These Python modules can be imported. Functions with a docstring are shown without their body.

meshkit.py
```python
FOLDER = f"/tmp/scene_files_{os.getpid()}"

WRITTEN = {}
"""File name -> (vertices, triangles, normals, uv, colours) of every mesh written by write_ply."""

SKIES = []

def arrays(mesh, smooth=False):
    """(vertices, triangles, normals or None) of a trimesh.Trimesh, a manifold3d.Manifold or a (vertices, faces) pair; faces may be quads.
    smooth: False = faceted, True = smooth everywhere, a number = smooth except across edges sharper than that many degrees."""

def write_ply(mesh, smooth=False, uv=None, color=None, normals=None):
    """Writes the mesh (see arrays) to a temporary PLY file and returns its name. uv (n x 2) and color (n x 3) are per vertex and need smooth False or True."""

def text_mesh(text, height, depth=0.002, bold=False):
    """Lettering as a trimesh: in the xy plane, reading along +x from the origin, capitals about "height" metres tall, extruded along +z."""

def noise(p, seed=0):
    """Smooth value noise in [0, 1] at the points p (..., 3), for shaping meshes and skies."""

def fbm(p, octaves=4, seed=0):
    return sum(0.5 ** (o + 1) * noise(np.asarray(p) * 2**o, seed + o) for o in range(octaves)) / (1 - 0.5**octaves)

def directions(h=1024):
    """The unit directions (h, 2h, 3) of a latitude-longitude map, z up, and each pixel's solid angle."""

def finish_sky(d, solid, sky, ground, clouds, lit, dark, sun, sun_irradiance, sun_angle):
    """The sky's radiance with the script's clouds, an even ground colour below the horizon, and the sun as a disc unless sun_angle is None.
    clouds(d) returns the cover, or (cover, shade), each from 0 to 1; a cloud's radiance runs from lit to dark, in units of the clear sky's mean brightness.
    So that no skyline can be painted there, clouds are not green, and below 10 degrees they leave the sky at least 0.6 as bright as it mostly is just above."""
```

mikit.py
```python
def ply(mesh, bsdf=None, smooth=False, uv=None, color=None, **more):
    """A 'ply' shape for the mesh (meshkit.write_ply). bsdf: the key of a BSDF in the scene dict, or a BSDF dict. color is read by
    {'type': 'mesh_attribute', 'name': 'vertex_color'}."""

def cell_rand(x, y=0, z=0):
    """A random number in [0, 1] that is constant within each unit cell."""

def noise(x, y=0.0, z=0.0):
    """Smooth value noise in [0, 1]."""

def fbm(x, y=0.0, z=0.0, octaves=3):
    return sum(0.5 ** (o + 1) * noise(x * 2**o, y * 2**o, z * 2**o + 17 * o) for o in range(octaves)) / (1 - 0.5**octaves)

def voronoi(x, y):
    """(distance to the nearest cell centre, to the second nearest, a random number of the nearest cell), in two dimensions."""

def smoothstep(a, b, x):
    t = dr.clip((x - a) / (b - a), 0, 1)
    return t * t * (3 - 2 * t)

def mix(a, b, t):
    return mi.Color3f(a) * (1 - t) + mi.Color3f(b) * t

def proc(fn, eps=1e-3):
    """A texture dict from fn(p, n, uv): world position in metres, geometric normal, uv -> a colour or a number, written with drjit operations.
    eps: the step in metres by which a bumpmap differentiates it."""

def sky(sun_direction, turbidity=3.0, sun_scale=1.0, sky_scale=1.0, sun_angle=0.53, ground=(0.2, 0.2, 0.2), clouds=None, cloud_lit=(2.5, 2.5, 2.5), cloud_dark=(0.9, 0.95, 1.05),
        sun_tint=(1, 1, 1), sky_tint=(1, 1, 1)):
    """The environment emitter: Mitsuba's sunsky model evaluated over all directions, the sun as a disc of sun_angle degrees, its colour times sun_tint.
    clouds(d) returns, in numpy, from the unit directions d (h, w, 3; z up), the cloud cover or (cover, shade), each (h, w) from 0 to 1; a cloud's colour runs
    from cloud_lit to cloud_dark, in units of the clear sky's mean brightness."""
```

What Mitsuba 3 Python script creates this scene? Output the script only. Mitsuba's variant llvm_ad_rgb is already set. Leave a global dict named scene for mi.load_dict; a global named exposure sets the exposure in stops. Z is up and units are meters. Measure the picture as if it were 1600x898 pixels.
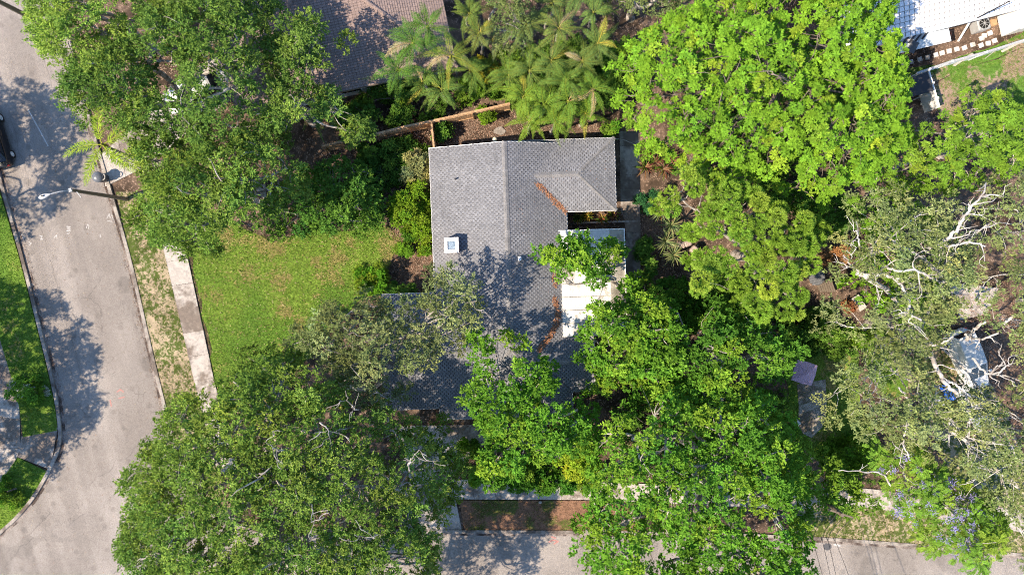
import math, random
import numpy as np, trimesh, drjit as dr, mitsuba as mi, mikit, meshkit
import shapely
from shapely.geometry import Polygon, LineString, Point
from scipy.cluster.vq import kmeans2
from mikit import proc, noise, fbm, voronoi, cell_rand, smoothstep, mix

T = mi.ScalarTransform4f
scene, labels = {'type': 'scene'}, {}
# ------------------------------------------------------------------ camera, sky, exposure
CAM_H, F_PX, TILT = 48.0, 1067.0, 44 / 1067.0           # a drone 48 m up, looking almost straight down
scene['drone_camera'] = {'type': 'perspective', 'fov': 2 * math.degrees(math.atan(800 / F_PX)), 'fov_axis': 'x', 'near_clip': 0.5, 'far_clip': 2000.0,
                         'to_world': T().look_at(origin=[0, 0, CAM_H], target=[0, -CAM_H * TILT, 0], up=[0, 1, 0])}
SUN_EL, SUN_AZ = math.radians(50), math.radians(204)    # sun to the left of the picture and a little below
SUN = np.array([math.cos(SUN_EL) * math.cos(SUN_AZ), math.cos(SUN_EL) * math.sin(SUN_AZ), math.sin(SUN_EL)])
scene['sky_light'] = mikit.sky(SUN.tolist(), turbidity=3.0, sky_scale=1.35, sun_tint=(0.985, 1.0, 1.035))
exposure = 2.46

rs = np.random.RandomState
_ct, _st = math.cos(math.atan(TILT)), math.sin(math.atan(TILT))


def P(px, py, z=0.0):
    """Where the drone's survey picture shows a point of height z: world metres, x right, y up the picture."""
    dx, dy = (px - 800) / F_PX, -(py - 449) / F_PX
    d = np.array([dx, dy * _ct - _st, -dy * _st - _ct])
    k = (z - CAM_H) / d[2]
    return np.array([d[0] * k, d[1] * k, z])


def PP(pts, z=0.0):
    return np.array([P(a, b, z)[:2] for a, b in pts])


def poly(pts, z=0.0):
    p = Polygon(PP(pts, z))
    return p if p.is_valid else p.buffer(0)


# ------------------------------------------------------------------ naming
def numbered(name):
    taken = lambda k: k in scene or k in labels or any(x.startswith(k + '__') for x in scene)
    if not taken(name):
        return name
    i = 1
    while taken(f'{name}_{i:03d}'):
        i += 1
    return f'{name}_{i:03d}'


def thing(name, label, cat, group=None):
    k = numbered(name)
    labels[k] = {'label': label, 'category': cat}
    if group:
        labels[k]['group'] = group
    return k


def struct(name, shape):
    k = numbered(name)
    scene[k] = shape
    labels[k] = {'kind': 'structure'}
    return k


_count = {}


def part(holder, name, shape, label=None, stuff=False):
    base = f'{holder}__{name}'
    n = _count.get(base, 0)
    _count[base] = n + 1
    k = base if n == 0 else f'{base}_{n:03d}'
    scene[k] = shape
    if label or stuff:
        labels[k] = {}
        if label:
            labels[k]['label'] = label
        if stuff:
            labels[k]['kind'] = 'stuff'
    return k


# ------------------------------------------------------------------ mesh helpers
class MB:
    def __init__(self):
        self.v, self.f, self.c, self.n = [], [], [], 0

    def add(self, v, f, col=None):
        v = np.asarray(v, float)
        self.v.append(v)
        self.f.append(np.asarray(f, int) + self.n)
        if col is not None:
            self.c.append(np.broadcast_to(np.asarray(col, float), (len(v), 3)))
        self.n += len(v)
        return self

    def mesh(self):
        return trimesh.Trimesh(np.vstack(self.v), np.vstack(self.f), process=False)

    def out(self, bsdf, smooth=False):
        return mikit.ply(self.mesh(), bsdf, smooth=bool(smooth) if self.c else smooth, color=np.vstack(self.c) if self.c else None)


BOXF = np.array([[0, 2, 1], [0, 3, 2], [4, 5, 6], [4, 6, 7], [0, 1, 5], [0, 5, 4], [1, 2, 6], [1, 6, 5], [2, 3, 7], [2, 7, 6], [3, 0, 4], [3, 4, 7]])


def box(c, size, rot=0.0, ch=0.0):
    """A box by its centre and size, turned about z; ch chamfers its edges."""
    sx, sy, sz = np.asarray(size, float) / 2
    if ch > 0:
        pts = []
        for a in (-1, 1):
            for b in (-1, 1):
                for d in (-1, 1):
                    pts += [(a * (sx - ch), b * (sy - ch), d * sz), (a * (sx - ch), b * sy, d * (sz - ch)), (a * sx, b * (sy - ch), d * (sz - ch))]
        m = trimesh.convex.convex_hull(np.array(pts))
        v, f = np.array(m.vertices), np.array(m.faces)
    else:
        v = np.array([(-sx, -sy, -sz), (sx, -sy, -sz), (sx, sy, -sz), (-sx, sy, -sz), (-sx, -sy, sz), (sx, -sy, sz), (sx, sy, sz), (-sx, sy, sz)])
        f = BOXF
    cr, sr = math.cos(rot), math.sin(rot)
    v = v @ np.array([[cr, sr, 0], [-sr, cr, 0], [0, 0, 1.0]])
    return v + np.asarray(c, float), f


def beam(a, b, w, h, up=(0, 0, 1)):
    """A box from a to b, w across and h high (centred)."""
    a, b = np.asarray(a, float), np.asarray(b, float)
    t = (b - a) / np.linalg.norm(b - a)
    s = np.cross(t, up)
    s /= np.linalg.norm(s)
    u = np.cross(s, t)
    v = [p + s * i * w / 2 + u * j * h / 2 for j in (-1, 1) for p, i in ((a, -1), (b, -1), (b, 1), (a, 1))]
    return np.array(v), BOXF[:, ::-1]


def tube(points, radii, sides=6, cap=True):
    p = np.asarray(points, float)
    r = np.broadcast_to(radii, (len(p),))
    t = np.gradient(p, axis=0)
    t /= np.linalg.norm(t, axis=1, keepdims=True) + 1e-12
    a = np.cross(t, [0.31, 0.17, 0.93] if abs(t[0, 2]) < 0.9 else [1.0, 0.1, 0])
    a /= np.linalg.norm(a, axis=1, keepdims=True) + 1e-12
    b, ang = np.cross(t, a), np.arange(sides) * 2 * np.pi / sides
    v = p[:, None] + r[:, None, None] * (np.cos(ang)[None, :, None] * a[:, None] + np.sin(ang)[None, :, None] * b[:, None])
    i, j = np.meshgrid(np.arange(len(p) - 1), np.arange(sides), indexing='ij')
    q = np.stack([i * sides + j, i * sides + (j + 1) % sides, (i + 1) * sides + (j + 1) % sides, (i + 1) * sides + j], -1).reshape(-1, 4)
    v = v.reshape(-1, 3)
    f = np.vstack([q[:, [0, 1, 2]], q[:, [0, 2, 3]]])
    if cap:
        n = len(v)
        k = np.arange(sides)
        v = np.vstack([v, p[:1], p[-1:]])
        e = (len(p) - 1) * sides
        f = np.vstack([f, np.stack([(k + 1) % sides, k, 0 * k + n], 1), np.stack([e + k, e + (k + 1) % sides, 0 * k + n + 1], 1)])
    return v, f


def smooth_line(pts, n=6):
    """Catmull-Rom through the points."""
    p = np.asarray(pts, float)
    if len(p) < 3:
        return p
    q = np.vstack([2 * p[0] - p[1], p, 2 * p[-1] - p[-2]])
    out = []
    for i in range(1, len(q) - 2):
        for t in np.linspace(0, 1, n, endpoint=False):
            a, b, c, d = q[i - 1:i + 3]
            out.append(0.5 * (2 * b + (c - a) * t + (2 * a - 5 * b + 4 * c - d) * t * t + (3 * b - a - 3 * c + d) * t ** 3))
    return np.array(out + [p[-1]])


def prism(pg, z0, z1):
    """A flat slab over a shapely polygon."""
    m = MB()
    for g in getattr(pg, 'geoms', [pg]):
        if g.area > 1e-4:
            e = trimesh.creation.extrude_polygon(g, z1 - z0, engine='earcut')
            m.add(np.array(e.vertices) + [0, 0, z0], e.faces)
    return m


def rough(pg, amp=0.25, scale=1.2, step=0.25, seed=3):
    """The polygon with an irregular edge."""
    out = []
    for g in getattr(pg, 'geoms', [pg]):
        r = g.exterior
        pts = np.array([r.interpolate(d).coords[0] for d in np.arange(0, r.length, step)])
        q = np.hstack([pts * scale, np.full((len(pts), 1), seed * 7.3)])
        off = np.stack([meshkit.fbm(q, 3, seed), meshkit.fbm(q + 31.7, 3, seed)], 1) - 0.5
        out.append(Polygon(pts + off * 2 * amp).buffer(0))
    return shapely.union_all(out)


def scatter(pg, n, rng):
    x0, y0, x1, y1 = pg.bounds
    k = int(n * (x1 - x0) * (y1 - y0) / max(pg.area, 1e-6)) + 1
    p = rng.rand(k, 2) * [x1 - x0, y1 - y0] + [x0, y0]
    return p[shapely.contains_xy(pg, p[:, 0], p[:, 1])]


def unit(v):
    return v / (np.linalg.norm(v, axis=-1, keepdims=True) + 1e-12)


def jit(n, rng):
    return unit(rng.randn(n, 3))


# ------------------------------------------------------------------ materials
def two(b):
    return {'type': 'twosided', 'bsdf': b}


def rgb(c):
    return {'type': 'rgb', 'value': [float(x) for x in c]}


def rough_mat(color, r=0.7, spec=0.3, metallic=0.0):
    return two({'type': 'principled', 'base_color': color if isinstance(color, dict) else rgb(color), 'roughness': r, 'specular': spec, 'metallic': metallic})


VC = {'type': 'mesh_attribute', 'name': 'vertex_color'}
scene['leaf_mat'] = {'type': 'principledthin', 'base_color': VC, 'roughness': 0.42, 'spec_trans': 0.0, 'diff_trans': 0.5, 'eta': 1.4, 'spec_tint': 0.0}
scene['dull_leaf_mat'] = {'type': 'principledthin', 'base_color': VC, 'roughness': 0.6, 'spec_trans': 0.0, 'diff_trans': 0.5, 'eta': 1.35}
scene['vertex_mat'] = rough_mat(VC, 0.8, 0.25)


def f_bark(p, n, uv):
    a = fbm(p.x * 3, p.y * 3, p.z * 3, 3)
    b = noise(p.x * 14, p.y * 14, p.z * 5)
    return mix((0.20, 0.175, 0.15), (0.47, 0.43, 0.39), smoothstep(0.3, 0.7, a)) * (0.7 + 0.45 * b)


def f_bark_dark(p, n, uv):
    return mix((0.10, 0.08, 0.065), (0.24, 0.2, 0.17), smoothstep(0.3, 0.7, fbm(p.x * 4, p.y * 4, p.z * 3, 3)))


def f_asphalt(p, n, uv):
    # x along the street: rotated so that wear runs with the traffic
    u, v = p.x * 0.97 + p.y * 0.24, p.y * 0.97 - p.x * 0.24
    wear = fbm(u * 1.3, v * 0.06, 3, 3)
    blot = fbm(p.x * 0.35, p.y * 0.35, 1, 4)
    fine = cell_rand(p.x * 26, p.y * 26, 5)
    mid = fbm(p.x * 7, p.y * 7, 2, 2)
    c = mix((0.222, 0.198, 0.181), (0.320, 0.289, 0.266), smoothstep(0.28, 0.72, 0.45 * wear + 0.55 * blot))
    c = c * (0.76 + 0.34 * fine + 0.14 * mid)
    w = fbm(p.x * 0.8, p.y * 0.8, 9, 3) * 1.4
    f1, f2, _ = voronoi(p.x * 0.23 + w, p.y * 0.16 + w * 0.7)
    crack = (1 - smoothstep(0.004, 0.02, f2 - f1)) * smoothstep(0.42, 0.56, fbm(p.x * 0.21, p.y * 0.21, 5, 2))
    seam = dr.minimum(dr.abs(u + 0.25 * (w - 0.7) + 31.5), dr.abs(u + 0.2 * (w - 0.7) + 28.2))
    crack = dr.maximum(crack, (1 - smoothstep(0.008, 0.035, seam)) * smoothstep(0.4, 0.55, noise(u, v * 0.25, 8)))
    stain = smoothstep(0.66, 0.8, fbm(p.x * 0.55, p.y * 0.55, 17, 3))
    spots = (1 - smoothstep(0.05, 0.11, voronoi(p.x * 0.42, p.y * 0.42)[0])) * 0.5
    return c * (1 - 0.25 * crack) * (1 - 0.22 * stain) * (1 - 0.35 * spots)


def f_concrete(p, n, uv):
    a = fbm(p.x * 0.9, p.y * 0.9, p.z * 2 + 4, 4)
    b = fbm(p.x * 6, p.y * 6, 8, 3)
    s = cell_rand(p.x * 30, p.y * 30, p.z * 30)
    c = mix((0.235, 0.205, 0.18), (0.43, 0.395, 0.365), smoothstep(0.3, 0.66, a))
    return c * (0.72 + 0.4 * b + 0.1 * s)


def f_kerb(p, n, uv):
    a = fbm(p.x * 1.3, p.y * 1.3, 2, 4)
    b = fbm(p.x * 9, p.y * 9, 8, 2)
    return mix((0.13, 0.105, 0.09), (0.36, 0.325, 0.29), smoothstep(0.28, 0.66, a)) * (0.75 + 0.45 * b)


def f_gutter(p, n, uv):
    a = fbm(p.x * 1.7, p.y * 1.7, 5, 4)
    return mix((0.08, 0.06, 0.052), (0.29, 0.25, 0.225), smoothstep(0.33, 0.62, a)) * (0.7 + 0.5 * cell_rand(p.x * 25, p.y * 25, 1))


def f_soil(p, n, uv):
    a = fbm(p.x * 0.7, p.y * 0.7, 1, 3)
    b = fbm(p.x * 5, p.y * 5, 7, 3)
    s = cell_rand(p.x * 17 + 3 * b, p.y * 17 - 2 * b, 3)
    c = mix((0.06, 0.042, 0.03), (0.155, 0.108, 0.08), smoothstep(0.32, 0.68, a))
    return mix(c, (0.33, 0.235, 0.18), smoothstep(0.72, 0.95, s) * smoothstep(0.35, 0.6, b)) * (0.65 + 0.6 * b)


def f_lawn(p, n, uv):
    a = fbm(p.x * 0.33 + 3, p.y * 0.33, 1, 3)
    d = fbm(p.x * 0.8, p.y * 0.8, 6, 4)
    b = fbm(p.x * 8, p.y * 8, 7, 3)
    c = mix((0.11, 0.21, 0.03), (0.17, 0.265, 0.04), smoothstep(0.3, 0.7, a))
    c = mix(c, (0.27, 0.215, 0.09), 0.85 * smoothstep(0.54, 0.68, d * 0.7 + b * 0.3))
    return c * (0.55 + 0.8 * b)


def f_verge(p, n, uv):
    d = fbm(p.x * 0.9, p.y * 0.9, 6, 4)
    b = fbm(p.x * 4, p.y * 4, 7, 4)
    s = smoothstep(0.42, 0.60, d * 0.3 + b * 0.35 + 0.35 * fbm(p.x * 11, p.y * 11, 3, 2))
    return mix((0.085, 0.12, 0.025), (0.36, 0.29, 0.20), s) * (0.65 + 0.65 * b)


def f_dirt_lawn(p, n, uv):
    d = fbm(p.x * 0.42, p.y * 0.42, 2, 4)
    b = fbm(p.x * 6, p.y * 6, 7, 3)
    c = mix((0.10, 0.20, 0.03), (0.28, 0.205, 0.155), smoothstep(0.50, 0.66, d * 0.7 + b * 0.3))
    return c * (0.6 + 0.75 * b)


def f_red_verge(p, n, uv):
    d = fbm(p.x * 0.8, p.y * 0.8, 2, 4)
    b = fbm(p.x * 7, p.y * 7, 7, 3)
    return mix((0.22, 0.125, 0.08), (0.10, 0.115, 0.03), smoothstep(0.47, 0.6, d)) * (0.6 + 0.75 * b)


def f_wood(p, n, uv):
    b = fbm(p.x * 5, p.y * 5, p.z * 1.2, 3)
    return mix((0.38, 0.225, 0.115), (0.58, 0.39, 0.23), b) * (0.8 + 0.3 * cell_rand(p.x * 6, p.y * 6, 2))


def f_white_roof(p, n, uv):
    a = fbm(p.x * 0.8, p.y * 0.8, 2, 4)
    b = fbm(p.x * 4, p.y * 4, 3, 3)
    return mix((0.40, 0.37, 0.32), (0.69, 0.68, 0.66), smoothstep(0.34, 0.56, a * 0.65 + b * 0.35)) * (0.9 + 0.15 * b)


def f_worn_flat(p, n, uv):
    a = fbm(p.x * 1.4, p.y * 1.4, 12, 4)
    return mix((0.22, 0.20, 0.165), (0.44, 0.41, 0.355), smoothstep(0.3, 0.65, a))


def f_brick(p, n, uv):
    r = dr.floor(p.z / 0.075)
    q = (p.x + p.y) / 0.22 + 0.5 * (r - 2 * dr.floor(r / 2))
    return mix((0.36, 0.17, 0.12), (0.55, 0.33, 0.25), cell_rand(q, r, 3))


def f_stucco(p, n, uv):
    return mix((0.55, 0.52, 0.47), (0.68, 0.66, 0.61), fbm(p.x * 2, p.y * 2, p.z * 2, 4))


for name, fn, r in (('bark_mat', f_bark, 0.85), ('dark_bark_mat', f_bark_dark, 0.9), ('asphalt_mat', f_asphalt, 0.85), ('concrete_mat', f_concrete, 0.8), ('kerb_mat', f_kerb, 0.8),
                    ('gutter_mat', f_gutter, 0.85), ('soil_mat', f_soil, 0.95), ('lawn_mat', f_lawn, 0.95), ('verge_mat', f_verge, 0.95), ('dirt_lawn_mat', f_dirt_lawn, 0.95),
                    ('red_verge_mat', f_red_verge, 0.95), ('wood_mat', f_wood, 0.7), ('white_roof_mat', f_white_roof, 0.6), ('worn_flat_mat', f_worn_flat, 0.7),
                    ('brick_mat', f_brick, 0.8), ('stucco_mat', f_stucco, 0.8)):
    scene[name] = rough_mat(proc(fn), r, 0.2)
for name, c, r in (('white_paint', (0.8, 0.8, 0.79), 0.5), ('grey_paint', (0.4, 0.41, 0.42), 0.5), ('pole_mat', (0.17, 0.135, 0.10), 0.8), ('lamp_metal', (0.46, 0.47, 0.48), 0.45),
                   ('dark_plastic', (0.05, 0.052, 0.06), 0.35), ('black_tarp', (0.035, 0.036, 0.042), 0.6), ('rubber', (0.02, 0.02, 0.02), 0.8), ('wire_mat', (0.03, 0.03, 0.03), 0.7),
                   ('blue_tarp', (0.01, 0.10, 0.55), 0.35), ('chalk_mat', (0.47, 0.46, 0.45), 0.9), ('faded_red', (0.42, 0.2, 0.18), 0.9), ('pale_board', (0.5, 0.47, 0.42), 0.8),
                   ('flue_mat', (0.25, 0.33, 0.42), 0.5), ('steel_mat', (0.55, 0.56, 0.57), 0.4), ('red_plastic', (0.6, 0.06, 0.03), 0.5), ('shadow_hole', (0.015, 0.015, 0.015), 0.9),
                   ('awning_mat', (0.62, 0.68, 0.72), 0.45), ('grey_roof', (0.27, 0.265, 0.27), 0.8), ('parasol_mat', (0.52, 0.37, 0.51), 0.8), ('dark_table', (0.09, 0.09, 0.095), 0.6)):
    scene[name] = rough_mat(c, r, 0.4)
scene['car_white'] = two({'type': 'principled', 'base_color': rgb((0.66, 0.67, 0.66)), 'roughness': 0.25, 'specular': 0.5, 'clearcoat': 0.8, 'clearcoat_gloss': 0.9})
scene['car_black'] = two({'type': 'principled', 'base_color': rgb((0.008, 0.008, 0.01)), 'roughness': 0.2, 'specular': 0.5, 'clearcoat': 1.0, 'clearcoat_gloss': 0.95})
scene['car_grey'] = two({'type': 'principled', 'base_color': rgb((0.5, 0.52, 0.52)), 'roughness': 0.3, 'specular': 0.5, 'clearcoat': 0.8, 'clearcoat_gloss': 0.9})
scene['window_glass'] = two({'type': 'principled', 'base_color': rgb((0.012, 0.016, 0.02)), 'roughness': 0.08, 'specular': 0.6})
scene['lens_glass'] = two({'type': 'principled', 'base_color': rgb((0.6, 0.6, 0.58)), 'roughness': 0.15, 'specular': 0.6})
scene['tail_glass'] = two({'type': 'principled', 'base_color': rgb((0.35, 0.01, 0.01)), 'roughness': 0.2, 'specular': 0.6})

# ================================================================== THE SETTING
BIG = 160.0
gm = MB().add([(-BIG, -BIG, -0.02), (BIG, -BIG, -0.02), (BIG, BIG, -0.02), (-BIG, BIG, -0.02)], [[0, 1, 2], [0, 2, 3]])
struct('ground', gm.out('soil_mat'))

# the street on the left with its corner into the cross street at the bottom
LK = [(-75, -60), (-45, 100), (0, 275), (35, 400), (60, 500), (82, 590), (92, 645), (94, 690), (77, 735), (44, 788), (0, 832), (-60, 880), (-200, 935), (-500, 990)]
RK = [(68, -70), (104, 50), (140, 185), (177, 312), (205, 410), (235, 540), (262, 650), (285, 735), (310, 785), (360, 815), (450, 826), (690, 829), (900, 830), (1080, 833), (1240, 838), (1420, 850), (1620, 868), (1900, 895)]
left_kerb, right_kerb = smooth_line(PP(LK), 5), smooth_line(PP(RK), 5)
road = Polygon(np.vstack([left_kerb, PP([(-500, 1300), (1900, 1300)]), right_kerb[::-1]])).buffer(0)
road = road.difference(Polygon(PP([(-600, 1180), (1950, 1180), (1950, 1400), (-600, 1400)])))
m = prism(road, -0.3, 0.0)
struct('road', m.out('asphalt_mat'))


def kerb(line, side):
    ls = LineString(line)
    k = ls.buffer(0.115, cap_style=2)
    g = ls.parallel_offset(0.22, side).buffer(0.11, cap_style=2)
    kk = struct('kerb', prism(k, -0.1, 0.12).out('kerb_mat'))
    joints = MB()
    for d in np.arange(1.0, ls.length, 3.05):
        a, b = np.array(ls.interpolate(d).coords[0]), np.array(ls.interpolate(d + 0.05).coords[0])
        joints.add(*box([*a, 0.1], (0.015, 0.24, 0.05), math.atan2(*(b - a)[::-1])))
    part(kk, 'joint', joints.out('gutter_mat'), stuff=True)
    struct('gutter', prism(g.difference(k), -0.1, 0.006).out('gutter_mat'))


kerb(left_kerb, 'left')
kerb(right_kerb, 'right')
ROADK = road.buffer(0.12)

# lawns and verges: irregular sheets over the soil
west_lawn = rough(poly([(268, 300), (300, 400), (338, 600), (345, 640), (420, 640), (480, 560), (560, 470), (590, 462), (605, 425), (612, 400), (625, 375), (605, 352), (540, 362), (495, 350), (430, 380), (330, 330)]), 0.35, 1.0)
verge = poly([(182, 300), (207, 410), (238, 540), (265, 650), (290, 735), (330, 790), (350, 770), (340, 700), (306, 604), (258, 398), (228, 300)]).difference(ROADK)
left_grass = poly([(-120, 240), (-6, 278), (30, 400), (55, 500), (77, 590), (88, 645), (90, 672), (37, 682), (32, 640), (22, 600), (10, 560), (-2, 520), (-60, 400)]).difference(ROADK)
left_grass_low = poly([(28, 714), (78, 738), (44, 788), (0, 830), (-60, 870), (-70, 790), (0, 755)]).difference(ROADK)
ne_lawn = rough(poly([(1460, 135), (1480, 118), (1640, 62), (1700, 200), (1660, 330), (1560, 260), (1500, 235), (1470, 180)]), 0.3)
tile_yard = rough(poly([(1390, 112), (1470, 100), (1560, 68), (1620, 40), (1640, 60), (1480, 118), (1440, 140), (1380, 150)]), 0.2)
garden_lawn = rough(poly([(1300, 470), (1340, 560), (1345, 640), (1400, 720), (1310, 760), (1240, 680), (1225, 520)]), 0.4)
inner_lawn = rough(poly([(1355, 500), (1400, 510), (1415, 560), (1418, 610), (1395, 625), (1365, 600), (1350, 560)]), 0.15)
red_verge = poly([(718, 781), (905, 781), (1000, 784), (1000, 830), (726, 828)]).difference(ROADK)
east_verge = poly([(1235, 800), (1260, 790), (1360, 793), (1420, 800), (1620, 830), (1620, 870), (1420, 850), (1240, 836)]).difference(ROADK)
SHEETS = (('lawn', west_lawn, 'lawn_mat'), ('grass_verge', verge, 'verge_mat'), ('grass_verge', left_grass, 'lawn_mat'), ('grass_verge', left_grass_low, 'lawn_mat'),
          ('back_lawn', ne_lawn, 'dirt_lawn_mat'), ('side_yard', tile_yard, 'dirt_lawn_mat'), ('garden_lawn', garden_lawn, 'lawn_mat'), ('garden_lawn', inner_lawn, 'lawn_mat'),
          ('planted_verge', red_verge, 'red_verge_mat'), ('planted_verge', east_verge, 'verge_mat'))
zs = -0.012
for name, pg, mname in SHEETS:
    up = 0.07 if pg in (verge, left_grass, left_grass_low, red_verge, east_verge) else zs
    struct(name, prism(pg, up - 0.12, up).out(mname))
    zs += 0.004

# pavements: every slab its own piece
def f_slab(tone):
    def fn(p, n, uv):
        a = fbm(p.x * 1.1, p.y * 1.1, 4, 4)
        b = fbm(p.x * 6, p.y * 6, 8, 3)
        c = mix((0.20, 0.165, 0.14), (0.46, 0.42, 0.385), smoothstep(0.25, 0.62, a * 0.8 + b * 0.2 + tone))
        return c * (0.72 + 0.38 * b + 0.1 * cell_rand(p.x * 30, p.y * 30, 2))
    return fn


for i, tone in enumerate((0.06, -0.02, -0.14)):
    scene[f'slab_mat_{i}'] = rough_mat(proc(f_slab(tone)), 0.85, 0.2)


def pavement(name, left, right, n, tones, z=0.075, seed=0, jog=0.0):
    """Slabs between two edge lines (pixels of the survey), n of them."""
    rng = rs(seed)
    lo, hi = LineString(PP(left)), LineString(PP(right))
    k = numbered(name)
    bed = Polygon(np.vstack([np.array(lo.coords), np.array(hi.coords)[::-1]])).buffer(0)
    scene[k] = prism(bed, -0.1, z - 0.03).out('gutter_mat')
    labels[k] = {'kind': 'structure'}
    for i in range(n):
        a, b = i / n, (i + 1) / n
        q = Polygon([lo.interpolate(a, normalized=True), hi.interpolate(a, normalized=True), hi.interpolate(b, normalized=True), lo.interpolate(b, normalized=True)]).buffer(-0.012, join_style=2)
        sh = prism(q, z - 0.1, z + rng.uniform(-0.006, 0.006)).out(f'slab_mat_{tones[i % len(tones)]}')
        part(k, 'slab', sh)


pavement('sidewalk', [(222, 260), (258, 398), (305, 600), (340, 740)], [(256, 255), (292, 393), (336, 597), (372, 735)], 13, [0, 1, 0, 0, 0, 1, 2, 0, 0, 1], seed=2)
pavement('front_walk', [(705, 748), (800, 750), (925, 752), (1240, 762), (1360, 762), (1620, 800)], [(707, 779), (800, 780), (925, 780), (1240, 795), (1360, 792), (1620, 835)], 27, [1, 0, 1, 0, 0], seed=5)
pavement('driveway', [(612, 665), (635, 700), (640, 760), (655, 828)], [(790, 662), (745, 705), (705, 745), (722, 828)], 5, [1, 0, 1, 2, 0], seed=7, z=0.05)
pavement('driveway', [(165, 292), (240, 255), (300, 200), (370, 150)], [(160, 240), (215, 190), (270, 130), (340, 85)], 7, [0, 1, 1], seed=8, z=0.05)
pavement('corner_ramp', [(34, 681), (30, 714)], [(91, 667), (80, 733)], 1, [2], seed=9)
pavement('side_path', [(968, 205), (970, 330), (978, 350), (978, 460), (985, 520)], [(999, 205), (1000, 330), (1001, 350), (1001, 460), (1010, 520)], 14, [2, 1, 2], seed=10, z=0.03)
pavement('bed_edging', [(895, 347), (1000, 344)], [(895, 350), (1000, 347)], 6, [0, 1], seed=12, z=0.1)
pavement('garden_path', [(1245, 600), (1248, 640), (1245, 672), (1268, 684)], [(1290, 592), (1292, 640), (1290, 655), (1284, 668)], 6, [2, 2, 1], seed=13, z=0.03)
pavement('west_path', [(-70, 500), (-30, 600), (-20, 700), (-60, 790)], [(12, 520), (30, 610), (33, 710), (-4, 780)], 6, [2, 2, 1], seed=14, z=0.04)
pavement('parking_pad', [(1480, 440), (1500, 500)], [(1560, 450), (1542, 490)], 2, [0, 0], seed=15, z=0.04)
struct('neighbour_drive', prism(poly([(1420, 520), (1500, 520), (1560, 620), (1640, 800), (1520, 820), (1450, 660)]), -0.1, 0.012).out('verge_mat'))

# ================================================================== THE HOUSE
TH = math.radians(2.0)
HO = P(791, 300, 0)[:2]


def hl(px, py, z):
    d = P(px, py, z)[:2] - HO
    return np.array([d[0] * math.cos(TH) + d[1] * math.sin(TH), -d[0] * math.sin(TH) + d[1] * math.cos(TH)])


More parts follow.
